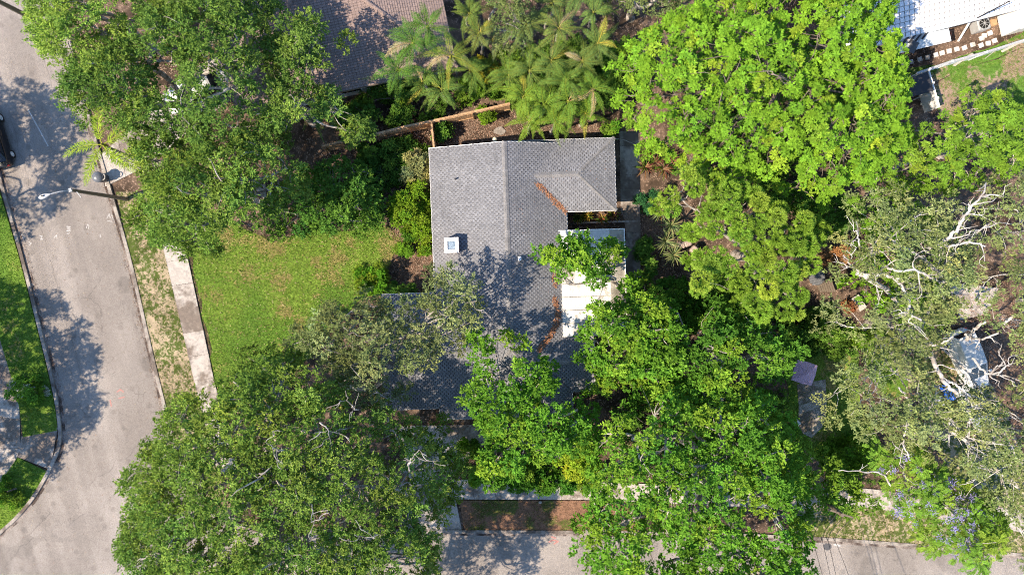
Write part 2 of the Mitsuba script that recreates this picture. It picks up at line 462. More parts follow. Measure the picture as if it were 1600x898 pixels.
def hw(u, v, z):
    return np.array([HO[0] + u * math.cos(TH) - v * math.sin(TH), HO[1] + u * math.sin(TH) + v * math.cos(TH), z])


ZE, ZR = 2.75, 4.35
house = thing('house', 'single storey house with grey shingle roof, brick chimney and white flat roof beside it', 'house')
uL, uR = hl(674, 330, ZE)[0], hl(886, 340, ZE)[0]
vT, vB = hl(785, 221, ZR)[1], hl(700, 655, ZE)[1]
sl, sr = (ZR - ZE) / (0 - uL), (ZR - ZE) / uR
uE = hl(961.5, 270, ZE)[0]
vN, vS = hl(900, 217, ZE)[1], hl(920, 330, ZE)[1]
vNE = (vN + vS) / 2
sNE = 0.36
uHip = hl(903, 271, ZE + sNE * (vN - vS) / 2)[0]
sHip = sNE * (vN - vS) / 2 / (uE - uHip)
vS1, vS2 = hl(880, 515, ZE)[1], hl(880, 612, ZE)[1]          # south-east wing
uSE = hl(928, 560, ZE)[0]
vW1, vW2 = hl(620, 459, ZE)[1], hl(620, 640, ZE)[1]          # south-west wing
uSW = hl(598, 500, ZE)[0]
sB = 0.34
# a wing: footprint (u0,u1,v0,v1) and planes z = a*u + b*v + c; its roof is the lowest of its planes, the house's roof the highest of its wings
W = {
    'main': ((uL, uR, vB, vT), [(sl, 0, ZE - sl * uL), (-sr, 0, ZE + sr * uR), (0, sB, ZE - sB * vB)]),
    'ne': ((0.3, uE, vS, vN), [(0, -sNE, ZE + sNE * vN), (0, sNE, ZE - sNE * vS), (-sHip, 0, ZE + sHip * uE)]),
    'se': ((0.3, uSE, vS2, vS1), [(0, -0.36, ZE + 0.36 * vS1), (0, 0.36, ZE - 0.36 * vS2)]),
    'sw': ((uSW, -0.3, vW2, vW1), [(0, -0.3, ZE + 0.3 * vW1), (0, 0.3, ZE - 0.3 * vW2)]),
}


def wing_z(w, u, v):
    (u0, u1, v0, v1), pl = W[w]
    z = np.min([a * u + b * v + c for a, b, c in pl], axis=0)
    return np.where((u >= u0 - 1e-6) & (u <= u1 + 1e-6) & (v >= v0 - 1e-6) & (v <= v1 + 1e-6), z, -1)


def roof_z(u, v):
    return np.max([wing_z(w, u, v) for w in W], axis=0)


def hw_many(u, v, z):
    return np.stack([HO[0] + u * math.cos(TH) - v * math.sin(TH), HO[1] + u * math.sin(TH) + v * math.cos(TH), z], -1)


# deck: a fine sheet of each wing, with fascia round its edge
for w, ((u0, u1, v0, v1), pl) in W.items():
    us, vs = np.linspace(u0, u1, 60), np.linspace(v0, v1, 60)
    if w == 'main':
        us = np.unique(np.append(us, 0))
    g = np.stack(np.meshgrid(us, vs, indexing='ij'), -1)
    z = wing_z(w, g[..., 0], g[..., 1]) - 0.02
    vv = hw_many(g[..., 0], g[..., 1], z).reshape(-1, 3)
    n1, n2 = len(us), len(vs)
    i, j = np.meshgrid(np.arange(n1 - 1), np.arange(n2 - 1), indexing='ij')
    q = np.stack([i * n2 + j, (i + 1) * n2 + j, (i + 1) * n2 + j + 1, i * n2 + j + 1], -1).reshape(-1, 4)
    part(house, 'roof_deck', MB().add(vv, np.vstack([q[:, :3], q[:, [0, 2, 3]]])).out(rough_mat((0.14, 0.141, 0.152), 0.9)))
    fm = MB()
    rim = [(u, v0) for u in us] + [(u1, v) for v in vs[1:]] + [(u, v1) for u in us[::-1][1:]] + [(u0, v) for v in vs[::-1][1:]]
    rim = np.array(rim)
    rz = wing_z(w, rim[:, 0], rim[:, 1])
    keep = rz >= roof_z(rim[:, 0], rim[:, 1]) - 0.02
    for a in range(len(rim) - 1):
        if keep[a] and keep[a + 1] and np.linalg.norm(rim[a + 1] - rim[a]) > 1e-3:
            fm.add(*beam(hw(*rim[a], rz[a] - 0.11), hw(*rim[a + 1], rz[a + 1] - 0.11), 0.04, 0.2))
    part(house, 'fascia', fm.out('white_paint'))
    ins = 0.45
    wm = MB()
    for a, b in (((u0 + ins, v0 + ins), (u1 - ins, v0 + ins)), ((u1 - ins, v0 + ins), (u1 - ins, v1 - ins)), ((u1 - ins, v1 - ins), (u0 + ins, v1 - ins)), ((u0 + ins, v1 - ins), (u0 + ins, v0 + ins))):
        wm.add(*beam(hw(*a, 1.3), hw(*b, 1.3), 0.15, 2.7))
    part(house, 'wall', wm.out('stucco_mat'))
for (a, b, c, d, s) in ((uE - 0.44, vNE, 0.05, 1.6, 1.1), (uSW + 0.44, (vW1 + vW2) / 2, 0.05, 1.8, 1.1), (uL + 0.44, vT - 3, 0.05, 1.8, 1.1), (uL + 0.44, vT - 7, 0.05, 1.8, 1.1)):
    v, f = box((0, 0, 1.45), (0.06, d, s), TH)
    fr = MB().add(v + hw(a + (0.07 if a > 0 else -0.07), b, 0), f).out('white_paint')
    k = part(house, 'window', fr)
    v, f = box((0, 0, 1.45), (0.06, d - 0.16, s - 0.16), TH)
    scene[k + '__pane'] = MB().add(v + hw(a + (0.075 if a > 0 else -0.075), b, 0), f).out('window_glass')

# shingles: rows of raised tabs, each tab a thin wedge
rng = rs(11)
sh = MB()


def shingle_plane(w, k, field=None):
    (u0, u1, v0, v1), pl = W[w]
    a, b, c = pl[k]
    g = math.hypot(a, b)
    up2 = np.array([a, b]) / g                      # uphill, in plan
    al = np.array([-up2[1], up2[0]])
    corners = np.array([(u0, v0), (u1, v0), (u1, v1), (u0, v1)])
    r0, r1 = (corners @ up2).min(), (corners @ up2).max()
    t0, t1 = (corners @ al).min(), (corners @ al).max()
    pitch = 0.145 / math.sqrt(1 + g * g)
    cs = []
    for i, r in enumerate(np.arange(r0, r1, pitch)):
        t = t0 - (i % 2) * 0.13 - rng.rand() * 0.03
        wd = rng.uniform(0.185, 0.212, 400)
        gp = 0.26 - wd
        st = t + np.concatenate([[0], np.cumsum(wd + gp)[:-1]])
        m = st < t1
        cs.append(np.stack([np.full(m.sum(), r), st[m], wd[m]], 1))
    cs = np.vstack(cs)
    mid = (cs[:, :1] + pitch / 2) * up2 + (cs[:, 1:2] + cs[:, 2:3] / 2) * al
    z = a * mid[:, 0] + b * mid[:, 1] + c
    ok = (wing_z(w, mid[:, 0], mid[:, 1]) >= z - 1e-4) & (roof_z(mid[:, 0], mid[:, 1]) <= z + 2e-3)
    ok &= (mid[:, 0] > u0 + 0.02) & (mid[:, 0] < u1 - 0.02) & (mid[:, 1] > v0 + 0.02) & (mid[:, 1] < v1 - 0.02)
    cs = cs[ok]
    n = len(cs)
    V = []
    for dr_, dt, dz in ((0, 0, -0.015), (0, 1, -0.015), (0, 0, 0.016), (0, 1, 0.016), (1, 0, 0.004), (1, 1, 0.004)):
        q = (cs[:, :1] + dr_ * pitch * 1.0) * up2 + (cs[:, 1:2] + dt * cs[:, 2:3]) * al
        zz = a * q[:, 0] + b * q[:, 1] + c + dz
        V.append(hw_many(q[:, 0], q[:, 1], zz))
    V = np.stack(V, 1)
    F = np.array([[0, 1, 3], [0, 3, 2], [2, 3, 5], [2, 5, 4], [0, 2, 4], [1, 5, 3]])
    f = (np.arange(n)[:, None, None] * 6 + F).reshape(-1, 3)
    tone = np.clip(rng.normal(0.21, 0.016, n), 0.12, 0.4)
    blot = meshkit.fbm(np.stack([cs[:, 0] * 0.5, cs[:, 1] * 0.5, cs[:, 0] * 0 + k + len(w)], 1), 3, 4)
    streak = meshkit.fbm(np.stack([cs[:, 1] * 1.1, cs[:, 0] * 0.12, cs[:, 0] * 0 + 9 + k], 1), 3, 8)
    tone *= 0.70 + 0.28 * blot + 0.30 * streak
    col = np.stack([tone * 0.96, tone * 0.985, tone * 1.07], 1)
    sh.add(V.reshape(-1, 3), f, np.repeat(col, 6, 0))


for w in W:
    for k in range(len(W[w][1])):
        shingle_plane(w, k)
part(house, 'shingles', sh.out('vertex_mat'), stuff=True)


def ridge_caps(a, b, w=0.3, tone=0.205):
    """Overlapping cap shingles bent over a ridge or hip from a to b (in house u, v, z)."""
    A, B = hw(*a), hw(*b)
    L = np.linalg.norm(B - A)
    t = (B - A) / L
    s = unit(np.cross(t, [0, 0, 1]))
    n = max(2, int(L / 0.16))
    m = MB()
    for i in range(n):
        p, q = A + t * L * i / n, A + t * L * (i + 1.15) / n
        h = 0.035 + 0.012
        c = np.clip(rng.normal(tone, 0.02), 0.1, 0.5)
        v = [p - s * w / 2 - [0, 0, 0.03], p + [0, 0, h], p + s * w / 2 - [0, 0, 0.03], q - s * w / 2 - [0, 0, 0.045], q + [0, 0, h - 0.015], q + s * w / 2 - [0, 0, 0.045],
             p - s * w / 2 - [0, 0, 0.06], p + s * w / 2 - [0, 0, 0.06]]
        m.add(v, [[0, 1, 4], [0, 4, 3], [1, 2, 5], [1, 5, 4], [0, 6, 1], [1, 7, 2], [6, 7, 1]], (c, c * 0.985, c * 1.0))
    part(house, 'ridge_cap', m.out('vertex_mat'), stuff=True)


zNE = ZE + sNE * (vN - vS) / 2
vhip = vB + (ZR - ZE) / sB
uj = (ZR - zNE) / sr
ridge_caps((0, vT, ZR), (0, vhip, ZR), 0.34)
ridge_caps((uj, vNE, zNE), (uHip, vNE, zNE), 0.33)
ridge_caps((uHip, vNE, zNE), (uE, vN, ZE), 0.27)
ridge_caps((uHip, vNE, zNE), (uE, vS, ZE), 0.27)
ridge_caps((0, vhip, ZR), (uL, vB, ZE), 0.27)
ridge_caps((0, vhip, ZR), (uR, vB, ZE), 0.27)
zse = ZE + 0.36 * (vS1 - vS2) / 2
ridge_caps(((ZR - zse) / sr, (vS1 + vS2) / 2, zse), (uSE, (vS1 + vS2) / 2, zse), 0.3)
zsw = ZE + 0.3 * (vW1 - vW2) / 2
ridge_caps((uSW, (vW1 + vW2) / 2, zsw), (-(ZR - zsw) / sl, (vW1 + vW2) / 2, zsw), 0.3)

# chimney
cu, cv = hl(706, 383, 3.9)
zc = ZE + sl * (cu - uL)
ctr = hw(cu, cv, 0)
k = part(house, 'chimney', MB().add(*box(ctr + [0, 0, zc + 0.25], (0.88, 0.96, 1.3), TH)).out('brick_mat'))
cm = MB()
for du, dv, su, sv in ((-0.36, 0, 0.2, 0.98), (0.36, 0, 0.2, 0.98), (0, -0.38, 0.52, 0.22), (0, 0.38, 0.52, 0.22)):
    cm.add(*box(hw(cu + du, cv + dv, zc + 0.96), (su, sv, 0.13), TH))
scene[k + '__cap'] = cm.out('white_paint')
scene[k + '__flue'] = MB().add(*box(hw(cu, cv, zc + 0.84), (0.5, 0.52, 0.2), TH)).add(*box(hw(cu + 0.02, cv + 0.05, zc + 0.96), (0.28, 0.3, 0.06), TH, 0.02)).out('flue_mat')
# roof vent
vu, vv_ = hl(812, 404, 4.0)
zz = ZR - sr * vu
part(house, 'roof_vent', MB().add(*box(hw(vu, vv_, zz + 0.1), (0.22, 0.26, 0.3), TH, 0.02)).out('white_paint'))
vu, vv_ = hl(711, 279, 3.6)
part(house, 'roof_pipe', MB().add(*tube([hw(vu, vv_, 3.1), hw(vu, vv_, 3.62)], 0.05, 10)).out('black_tarp'))

# the white flat roof on the right
ua, ub, uc = hl(863, 400, 2.8)[0], hl(953, 400, 2.8)[0], hl(976, 400, 2.5)[0]
va, vb = hl(900, 360, 2.7)[1], hl(900, 525, 2.7)[1]
za, zb, zcx = 2.98, 2.86, 2.62
zh = lambda u: ZR - sr * u
v = []
for uu, z in ((ua, za), (ub, zb)):
    for vv_ in (va, vb):
        v += [hw(uu, vv_, z), hw(uu, vv_, z - 0.16)]
F8 = [[0, 2, 6], [0, 6, 4], [1, 5, 7], [1, 7, 3], [0, 4, 5], [0, 5, 1], [2, 3, 7], [2, 7, 6], [0, 1, 3], [0, 3, 2], [4, 6, 7], [4, 7, 5]]
fr = part(house, 'flat_roof', MB().add(v, F8).out('white_roof_mat'))
v = []
for uu, z in ((ub + 0.003, zb), (uc, zcx)):
    for vv_ in (va, vb):
        v += [hw(uu, vv_, z), hw(uu, vv_, z - 0.14)]
scene[fr + '__sloped_edge'] = MB().add(v, F8).out('worn_flat_mat')
sm_ = MB()
for vv_ in np.linspace(va, vb, 9)[1:-1]:
    sm_.add(*beam(hw(ua + 0.02, vv_, za + 0.006), hw(ub - 0.02, vv_, zb + 0.006), 0.05, 0.016))
scene[fr + '__seams'] = sm_.out('worn_flat_mat')
labels[fr + '__seams'] = {'kind': 'stuff'}
em = MB()
em.add(*beam(hw(ua, va, za + 0.01), hw(ub, va, zb + 0.01), 0.07, 0.06)).add(*beam(hw(ub, va, zb + 0.01), hw(uc, va, zcx + 0.01), 0.07, 0.06)).add(*beam(hw(uc, va, zcx), hw(uc, vb, zcx), 0.07, 0.08))
scene[fr + '__edge_trim'] = em.out('white_paint')
wm = MB().add(*beam(hw(ua + 0.3, vb + 0.4, 1.25), hw(uc - 0.5, vb + 0.4, 1.25), 0.15, 2.4)).add(*beam(hw(uc - 0.5, vb + 0.5, 1.25), hw(uc - 0.5, va - 0.4, 1.25), 0.15, 2.4)).add(*beam(hw(ua + 0.3, va - 0.4, 1.25), hw(uc - 0.6, va - 0.4, 1.25), 0.15, 2.4))
part(house, 'wall', wm.out('stucco_mat'))

# ------------------------------------------------------------------ neighbour's brown roof (top) and white tiled roof (top right)
def tiled_house(name, label, o, ang, W2, D2, ze, slope, row, tile, tones, base, jitter, hip=True, left_hip=True, gapw=0.05, butt=0.035, trim='white_paint'):
    """A rectangular hipped house at o (centre), W2 x D2 half sizes, turned by ang, its roof covered with tiles."""
    k = thing(name, label, 'house')
    ca, sa = math.cos(ang), math.sin(ang)
    wpos = lambda u, v, z: np.stack([o[0] + u * ca - v * sa, o[1] + u * sa + v * ca, z + 0 * u], -1)
    zr = ze + slope * D2
    e = W2 - (D2 if hip else 0)
    el = W2 - (D2 if left_hip else 0)
    pts = [(-W2, -D2, ze), (W2, -D2, ze), (W2, D2, ze), (-W2, D2, ze), (-el, 0, zr), (e, 0, zr)]
    vv = np.array([wpos(np.float64(a), np.float64(b), c - 0.02) for a, b, c in pts])
    part(k, 'roof_deck', MB().add(vv, [[0, 1, 5], [0, 5, 4], [1, 2, 5], [2, 3, 4], [2, 4, 5], [3, 0, 4]]).out(base))
    planes = [(0, slope, ze + slope * D2), (0, -slope, ze + slope * D2)] + ([(-slope, 0, ze + slope * W2)] if hip else []) + ([(slope, 0, ze + slope * W2)] if left_hip else [])
    m, rg = MB(), rs(len(name))
    for i, (a, b, c) in enumerate(planes):
        up2 = unit(np.array([a, b], float))
        al = np.array([-up2[1], up2[0]])
        R = W2 if a else D2
        Tt = D2 if a else W2
        pitch = row / math.sqrt(1 + slope * slope)
        r, t = np.meshgrid(np.arange(-R, 0, pitch), np.arange(-Tt, Tt, tile), indexing='ij')
        cs = np.stack([r.ravel(), t.ravel() + rg.uniform(-0.004, 0.004, r.size)], 1)
        mid = (cs[:, :1] + pitch / 2) * up2 + (cs[:, 1:] + tile / 2) * al
        z = a * mid[:, 0] + b * mid[:, 1] + c
        zall = np.min([A * mid[:, 0] + B * mid[:, 1] + C for A, B, C in planes], axis=0)
        cs = cs[z <= zall + 1e-3]
        n = len(cs)
        lift = rg.uniform(0, 0.012, n)
        V = []
        for d1, d2, dz in ((0.0, gapw, -0.02), (0.0, 1 - gapw, -0.02), (0.0, gapw, butt), (0.0, 1 - gapw, butt), (1.0 - gapw, gapw, 0.0), (1.0 - gapw, 1 - gapw, 0.0)):
            q = (cs[:, :1] + d1 * pitch) * up2 + (cs[:, 1:] + d2 * tile) * al
            V.append(wpos(q[:, 0], q[:, 1], a * q[:, 0] + b * q[:, 1] + c + dz + (lift if dz > 0 else 0)))
        V = np.stack(V, 1).reshape(-1, 3)
        F = np.array([[0, 1, 3], [0, 3, 2], [2, 3, 5], [2, 5, 4], [0, 2, 4], [1, 5, 3]])
        col = np.array(tones) * (1 + rg.uniform(-jitter, jitter, (n, 1)))
        m.add(V, (np.arange(n)[:, None, None] * 6 + F).reshape(-1, 3), np.repeat(col, 6, 0))
    part(k, 'roof_tiles', m.out('vertex_mat'), stuff=True)
    cap = MB()
    segs = [((-el, 0, zr), (e, 0, zr))]
    if hip:
        segs += [((e, 0, zr), (W2, -D2, ze)), ((e, 0, zr), (W2, D2, ze))]
    if left_hip:
        segs += [((-el, 0, zr), (-W2, -D2, ze)), ((-el, 0, zr), (-W2, D2, ze))]
    for a, b in segs:
        A, B = [wpos(np.float64(x[0]), np.float64(x[1]), x[2]) for x in (a, b)]
        n = int(np.linalg.norm(B - A) / 0.33)
        for i in range(n):
            p, q = A + (B - A) * i / n, A + (B - A) * (i + 1.12) / n
            v, f = tube([p + [0, 0, 0.02], q + [0, 0, -0.005]], [0.13, 0.115], 8)
            cap.add(v, f, np.array(tones) * 1.08 * (1 + rg.uniform(-jitter, jitter)))
    part(k, 'ridge_cap', cap.out('vertex_mat'), stuff=True)
    fm, wm = MB(), MB()
    cc = [(-W2, -D2), (W2, -D2), (W2, D2), (-W2, D2)]
    for i in range(4):
        a, b = cc[i], cc[(i + 1) % 4]
        A, B = [wpos(np.float64(x[0]), np.float64(x[1]), ze - 0.12) for x in (a, b)]
        fm.add(*beam(A, B, 0.05, 0.2))
        A, B = [wpos(np.float64(x[0] - 0.5 * np.sign(x[0])), np.float64(x[1] - 0.5 * np.sign(x[1])), ze / 2 - 0.05) for x in (a, b)]
        wm.add(*beam(A, B, 0.18, ze))
    part(k, 'fascia', fm.out(trim))
    part(k, 'wall', wm.out('stucco_mat'))
    for s in (-0.5, 0.0, 0.45):
        c = wpos(np.float64(s * W2), np.float64(-D2 + 0.5 - 0.1), 1.5)
        kk = part(k, 'window', MB().add(*box(c, (1.5, 0.08, 1.1), ang)).out('white_paint'))
        scene[kk + '__pane'] = MB().add(*box(c - np.array([-sa * 0.012, ca * 0.012, 0]), (1.34, 0.08, 0.94), ang)).out('window_glass')
    return k, wpos


# brown roof: right eave (700,0)-(708,78), lower eave (500,140)-(615,135) region
bang = math.radians(12)
bc = P(714, 104, 2.9)[:2] - 7.4 * np.array([math.cos(bang), math.sin(bang)]) + 6.6 * np.array([-math.sin(bang), math.cos(bang)])
brown, _ = tiled_house('brown_house', 'neighbouring house with brown tiled hip roof under the palms at the top', np.append(bc, 0), bang, 7.4, 6.6, 2.9, 0.34, 0.16, 0.24, (0.27, 0.205, 0.185), rough_mat((0.1, 0.08, 0.075), 0.9), 0.10, trim='pole_mat', gapw=0.03, butt=0.025)
# white tiled roof: lower eave from (1385,66) to (1600,-?)
e0, e1 = P(1384, 67, 2.9), P(1530, 30, 2.9)
wang = math.atan2(*(e1 - e0)[:2][::-1])
wd, wn = np.array([math.cos(wang), math.sin(wang)]), np.array([-math.sin(wang), math.cos(wang)])
wc = e0[:2] + wd * 8.2 + wn * 5.5
white, wp = tiled_house('white_house', 'house with white tiled roof at the top right, awning along its wall', np.append(wc, 0), wang, 10.6, 5.5, 2.9, 0.30, 0.33, 0.33, (0.80, 0.80, 0.81), rough_mat((0.2, 0.2, 0.21), 0.9), 0.07, left_hip=False, gapw=0.085, butt=0.06)

# ================================================================== VEGETATION
def leaf_quads(base, axis, nrm, L, Wd, fold=0.25):
    """Folded diamond leaves: 4 corners and two faces each."""
    axis = unit(axis)
    side = unit(np.cross(nrm, axis))
    up = np.cross(axis, side)
    L, Wd = np.reshape(L, (-1, 1)), np.reshape(Wd, (-1, 1))
    m = base + axis * L * 0.45
    v = np.stack([base, m + side * Wd / 2 + up * Wd * fold, base + axis * L, m - side * Wd / 2 + up * Wd * fold], 1)
    n = len(base)
    f = (np.arange(n)[:, None, None] * 4 + np.array([[0, 2, 1], [0, 3, 2]])).reshape(-1, 3)
    return v.reshape(-1, 3), f


def tint(col, n, rng, var=0.16, hue=0.1):
    c = np.array(col)[None] * (1 + rng.normal(0, var, (n, 1)))
    h = rng.normal(0, hue, (n, 1))
    return np.clip(c * np.hstack([1 + h, 1 + 0.2 * h, 1 - 0.6 * h]), 0.002, 0.7)


def foliage(C, R, sp, rng, crown_mid):
    """Leaves on clumps with centres C and radii R, of the species sp; returns (vertices, faces, colours)."""
    n = len(C)
    ccol = tint(sp['col'], n, rng, sp.get('cvar', 0.13), sp.get('chue', 0.09))
    if 'col2' in sp:
        pick = rng.rand(n) < sp.get('mix2', 0.25)
        ccol[pick] = tint(sp['col2'], int(pick.sum()), rng, 0.12, 0.06)
    tw = sp['twigs']
    d = unit(rng.randn(n * tw, 3) * [1, 1, 0.75] + [0, 0, sp.get('up', 0.55)])
    ci = np.repeat(np.arange(n), tw)
    sh0 = sp.get('shell', 0.55)
    rad = R[ci] * (sh0 + (1 - sh0) * rng.rand(n * tw) ** 0.5)
    flat = sp.get('flat', 0.65)
    Q = C[ci] + d * rad[:, None] * [1, 1, flat]
    kind, k = sp['kind'], sp['leaves']
    m = n * tw
    ti = np.repeat(np.arange(m), k)
    tcol = ccol[ci] * (1 + rng.normal(0, sp.get('tvar', 0.10), (m, 1)))
    col = tcol[ti] * (1 + rng.normal(0, sp.get('lvar', 0.13), (m * k, 1)))
    L = sp['L'] * rng.uniform(0.7, 1.2, m * k)
    Wd = L * sp['W']
    if kind == 'spray':                                       # leaves along the end of a twig
        ax = unit(d * [1, 1, 0.6] + 0.5 * jit(m, rng) + [0, 0, 0.1])
        along = rng.rand(m * k) * sp['twig']
        base = Q[ti] - ax[ti] * (sp['twig'] * 0.4) + ax[ti] * along[:, None] + rng.randn(m * k, 3) * sp['L'] * 0.18
        la = unit(ax[ti] * 0.7 + jit(m * k, rng) * 0.9)
        nr = unit(d[ti] * 0.35 + [0, 0, 0.75] + jit(m * k, rng) * sp.get('mess', 0.55))
    elif kind == 'rosette':                                   # a whorl of leaves at the end of each twig
        ax = unit(d * 0.5 + [0, 0, 0.75] + 0.3 * jit(m, rng))
        s = unit(np.cross(ax, jit(m, rng)))
        t = np.cross(ax, s)
        ang = (np.tile(np.arange(k), m) + rng.uniform(-0.3, 0.3, m * k)) * 2.399
        rr = np.cos(ang)[:, None] * s[ti] + np.sin(ang)[:, None] * t[ti]
        la = unit(rr + ax[ti] * rng.uniform(-0.25, 0.55, (m * k, 1)))
        base = Q[ti] + la * sp['L'] * 0.12
        nr = unit(ax[ti] + 0.25 * jit(m * k, rng))
    elif kind == 'needles':                                   # tufts of needles on round heads
        la = unit(d[ti] * 1.0 + jit(m * k, rng) * 0.62)
        base = Q[ti] - d[ti] * 0.05
        nr = unit(d[ti] * 0.5 + [0, 0, 0.6] + jit(m * k, rng) * 0.6)
    else:                                                     # 'feather': flat compound leaves, leaflets in two ranks
        ax = unit(d * [1, 1, 0.3] + 0.35 * jit(m, rng) - [0, 0, 0.05])
        nrm = unit(np.cross(ax, unit(np.cross([0, 0, 1.0], ax) + 0.4 * jit(m, rng))))
        nrm *= np.sign(nrm[:, 2:] + 1e-9)
        s = np.cross(nrm, ax)
        i = np.tile(np.arange(k), m)
        pos = (i // 2) / (k / 2.0)
        sg = np.where(i % 2, 1.0, -1.0)[:, None]
        base = Q[ti] + ax[ti] * (pos * sp['twig'])[:, None] - [0, 0, 1] * (0.25 * sp['twig'] * pos ** 2)[:, None]
        la = unit(s[ti] * sg + ax[ti] * 0.55 + 0.12 * jit(m * k, rng))
        L = L * (1.05 - 0.75 * np.abs(pos - 0.35))
        nr = unit(nrm[ti] + 0.25 * jit(m * k, rng))
    v, f = leaf_quads(base, la, nr, L, Wd, sp.get('fold', 0.2))
    return v, f, np.repeat(np.clip(col, 0.002, 0.7), 4, 0)


def limb_path(a, b, rng, sag=0.0, bend=0.12, n=7):
    a, b = np.asarray(a, float), np.asarray(b, float)
    L = np.linalg.norm(b - a)
    t = np.linspace(0, 1, n)[:, None]
    w1, w2 = rng.randn(3) * bend * L, rng.randn(3) * bend * 0.5 * L
    p = a + (b - a) * t + np.sin(np.pi * t) * w1 + np.sin(2 * np.pi * t) * w2
    p[:, 2] += (np.sin(np.pi * t) * L * sag)[:, 0]
    return p


LIME = dict(kind='rosette', col=(0.185, 0.36, 0.032), col2=(0.26, 0.41, 0.04), mix2=0.15, twigs=12, leaves=11, L=0.215, W=0.46, flat=0.62, up=0.8, lvar=0.12, cvar=0.09, chue=0.05, rr=(0.42, 0.74), fold=0.1)
FRESH = dict(kind='rosette', col=(0.165, 0.31, 0.035), col2=(0.21, 0.34, 0.04), mix2=0.2, twigs=15, leaves=11, L=0.22, W=0.38, flat=0.5, up=0.7, cvar=0.09, chue=0.05, fold=0.1)
OAK = dict(kind='spray', col=(0.168, 0.28, 0.05), col2=(0.245, 0.35, 0.065), mix2=0.25, twigs=34, leaves=11, L=0.17, W=0.48, twig=0.40, flat=0.62, up=0.6, chue=0.06)
DARK_OAK = dict(OAK, col=(0.145, 0.255, 0.05), col2=(0.21, 0.32, 0.06), mix2=0.28)
GREY_OAK = dict(OAK, col=(0.235, 0.30, 0.11), col2=(0.30, 0.35, 0.14), mix2=0.3, twigs=24, leaves=11, L=0.16, twig=0.4, chue=0.05)
CAMPHOR = dict(kind='spray', col=(0.13, 0.295, 0.032), col2=(0.215, 0.37, 0.04), mix2=0.28, twigs=23, leaves=10, L=0.21, W=0.54, twig=0.34, flat=0.6, up=0.65, mess=0.5, chue=0.06)
YELLOW = dict(CAMPHOR, col=(0.24, 0.37, 0.03), col2=(0.31, 0.42, 0.04))
PINE = dict(kind='needles', col=(0.265, 0.44, 0.055), col2=(0.33, 0.48, 0.07), mix2=0.2, twigs=58, leaves=32, L=0.25, W=0.13, rr=(0.46, 0.60), flat=0.8, up=0.9, fold=0.0, cvar=0.08, chue=0.04, tvar=0.12, shell=0.85)
JACARANDA = dict(kind='feather', col=(0.18, 0.335, 0.045), col2=(0.25, 0.38, 0.05), mix2=0.25, twigs=22, leaves=24, L=0.12, W=0.42, twig=0.42, flat=0.55, up=0.6, chue=0.05)
SOFT = dict(OAK, col=(0.27, 0.41, 0.075), col2=(0.31, 0.44, 0.085), twigs=32, leaves=12, L=0.15)
PALE = dict(OAK, col=(0.18, 0.245, 0.08), col2=(0.22, 0.28, 0.10), twigs=24, leaves=11, L=0.14)
SHRUB = dict(kind='spray', col=(0.14, 0.27, 0.03), col2=(0.20, 0.33, 0.04), mix2=0.25, twigs=26, leaves=11, L=0.15, W=0.5, twig=0.25, flat=0.8, up=0.6)
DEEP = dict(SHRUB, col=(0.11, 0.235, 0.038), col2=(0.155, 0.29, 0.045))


def crown_points(pg, ze, zt, s, gap, rng, lobe=2.6, lobe_amp=1.0, under=0.55, seed=0, edge=None):
    x0, y0, x1, y1 = pg.bounds
    gx, gy = np.meshgrid(np.arange(x0, x1, s), np.arange(y0, y1, s * 0.87), indexing='ij')
    p = np.stack([gx + (np.arange(gx.shape[1]) % 2) * s / 2, gy], -1).reshape(-1, 2) + rng.uniform(-0.4, 0.4, (gx.size, 2)) * s
    p = p[shapely.contains_xy(pg, p[:, 0], p[:, 1])]
    if len(p) < 3:
        c = np.array(pg.centroid.coords[0])
        p = np.vstack([p, c, c + [s * 0.3, 0], c - [s * 0.3, 0.1]])
    d = shapely.distance(pg.exterior if pg.geom_type == 'Polygon' else pg.boundary, shapely.points(p))
    edge = edge or max(d.max() * 0.75, 0.3)
    t = np.clip(d / edge, 0, 1)
    z = ze + (zt - ze) * np.sqrt(np.clip(1 - (1 - t) ** 2, 0, 1))
    nl = max(1, int(pg.area / (lobe * lobe)))
    lc = scatter(pg, nl, rng)
    if len(lc):
        dl = np.sqrt(((p[:, None] - lc[None]) ** 2).sum(-1)).min(1)
        z += lobe_amp * (0.55 - np.clip(dl / (lobe * 0.8), 0, 1.2) ** 2)
    q3 = np.hstack([p * 0.55, np.full((len(p), 1), seed * 3.1)])
    g = meshkit.fbm(q3, 3, seed)
    keep = g > gap
    top = np.hstack([p, z[:, None] + rng.normal(0, 0.36, (len(p), 1))])[keep]
    sel = top[rng.rand(len(top)) < under]
    low = sel + rng.normal(0, 1, sel.shape) * [s * 0.4, s * 0.4, 0.2] - [0, 0, 1] * rng.uniform(0.9, 2.2, (len(sel), 1))
    low[:, 2] = np.maximum(low[:, 2], min(0.4, ze))
    return np.vstack([top, low]) if len(low) else top


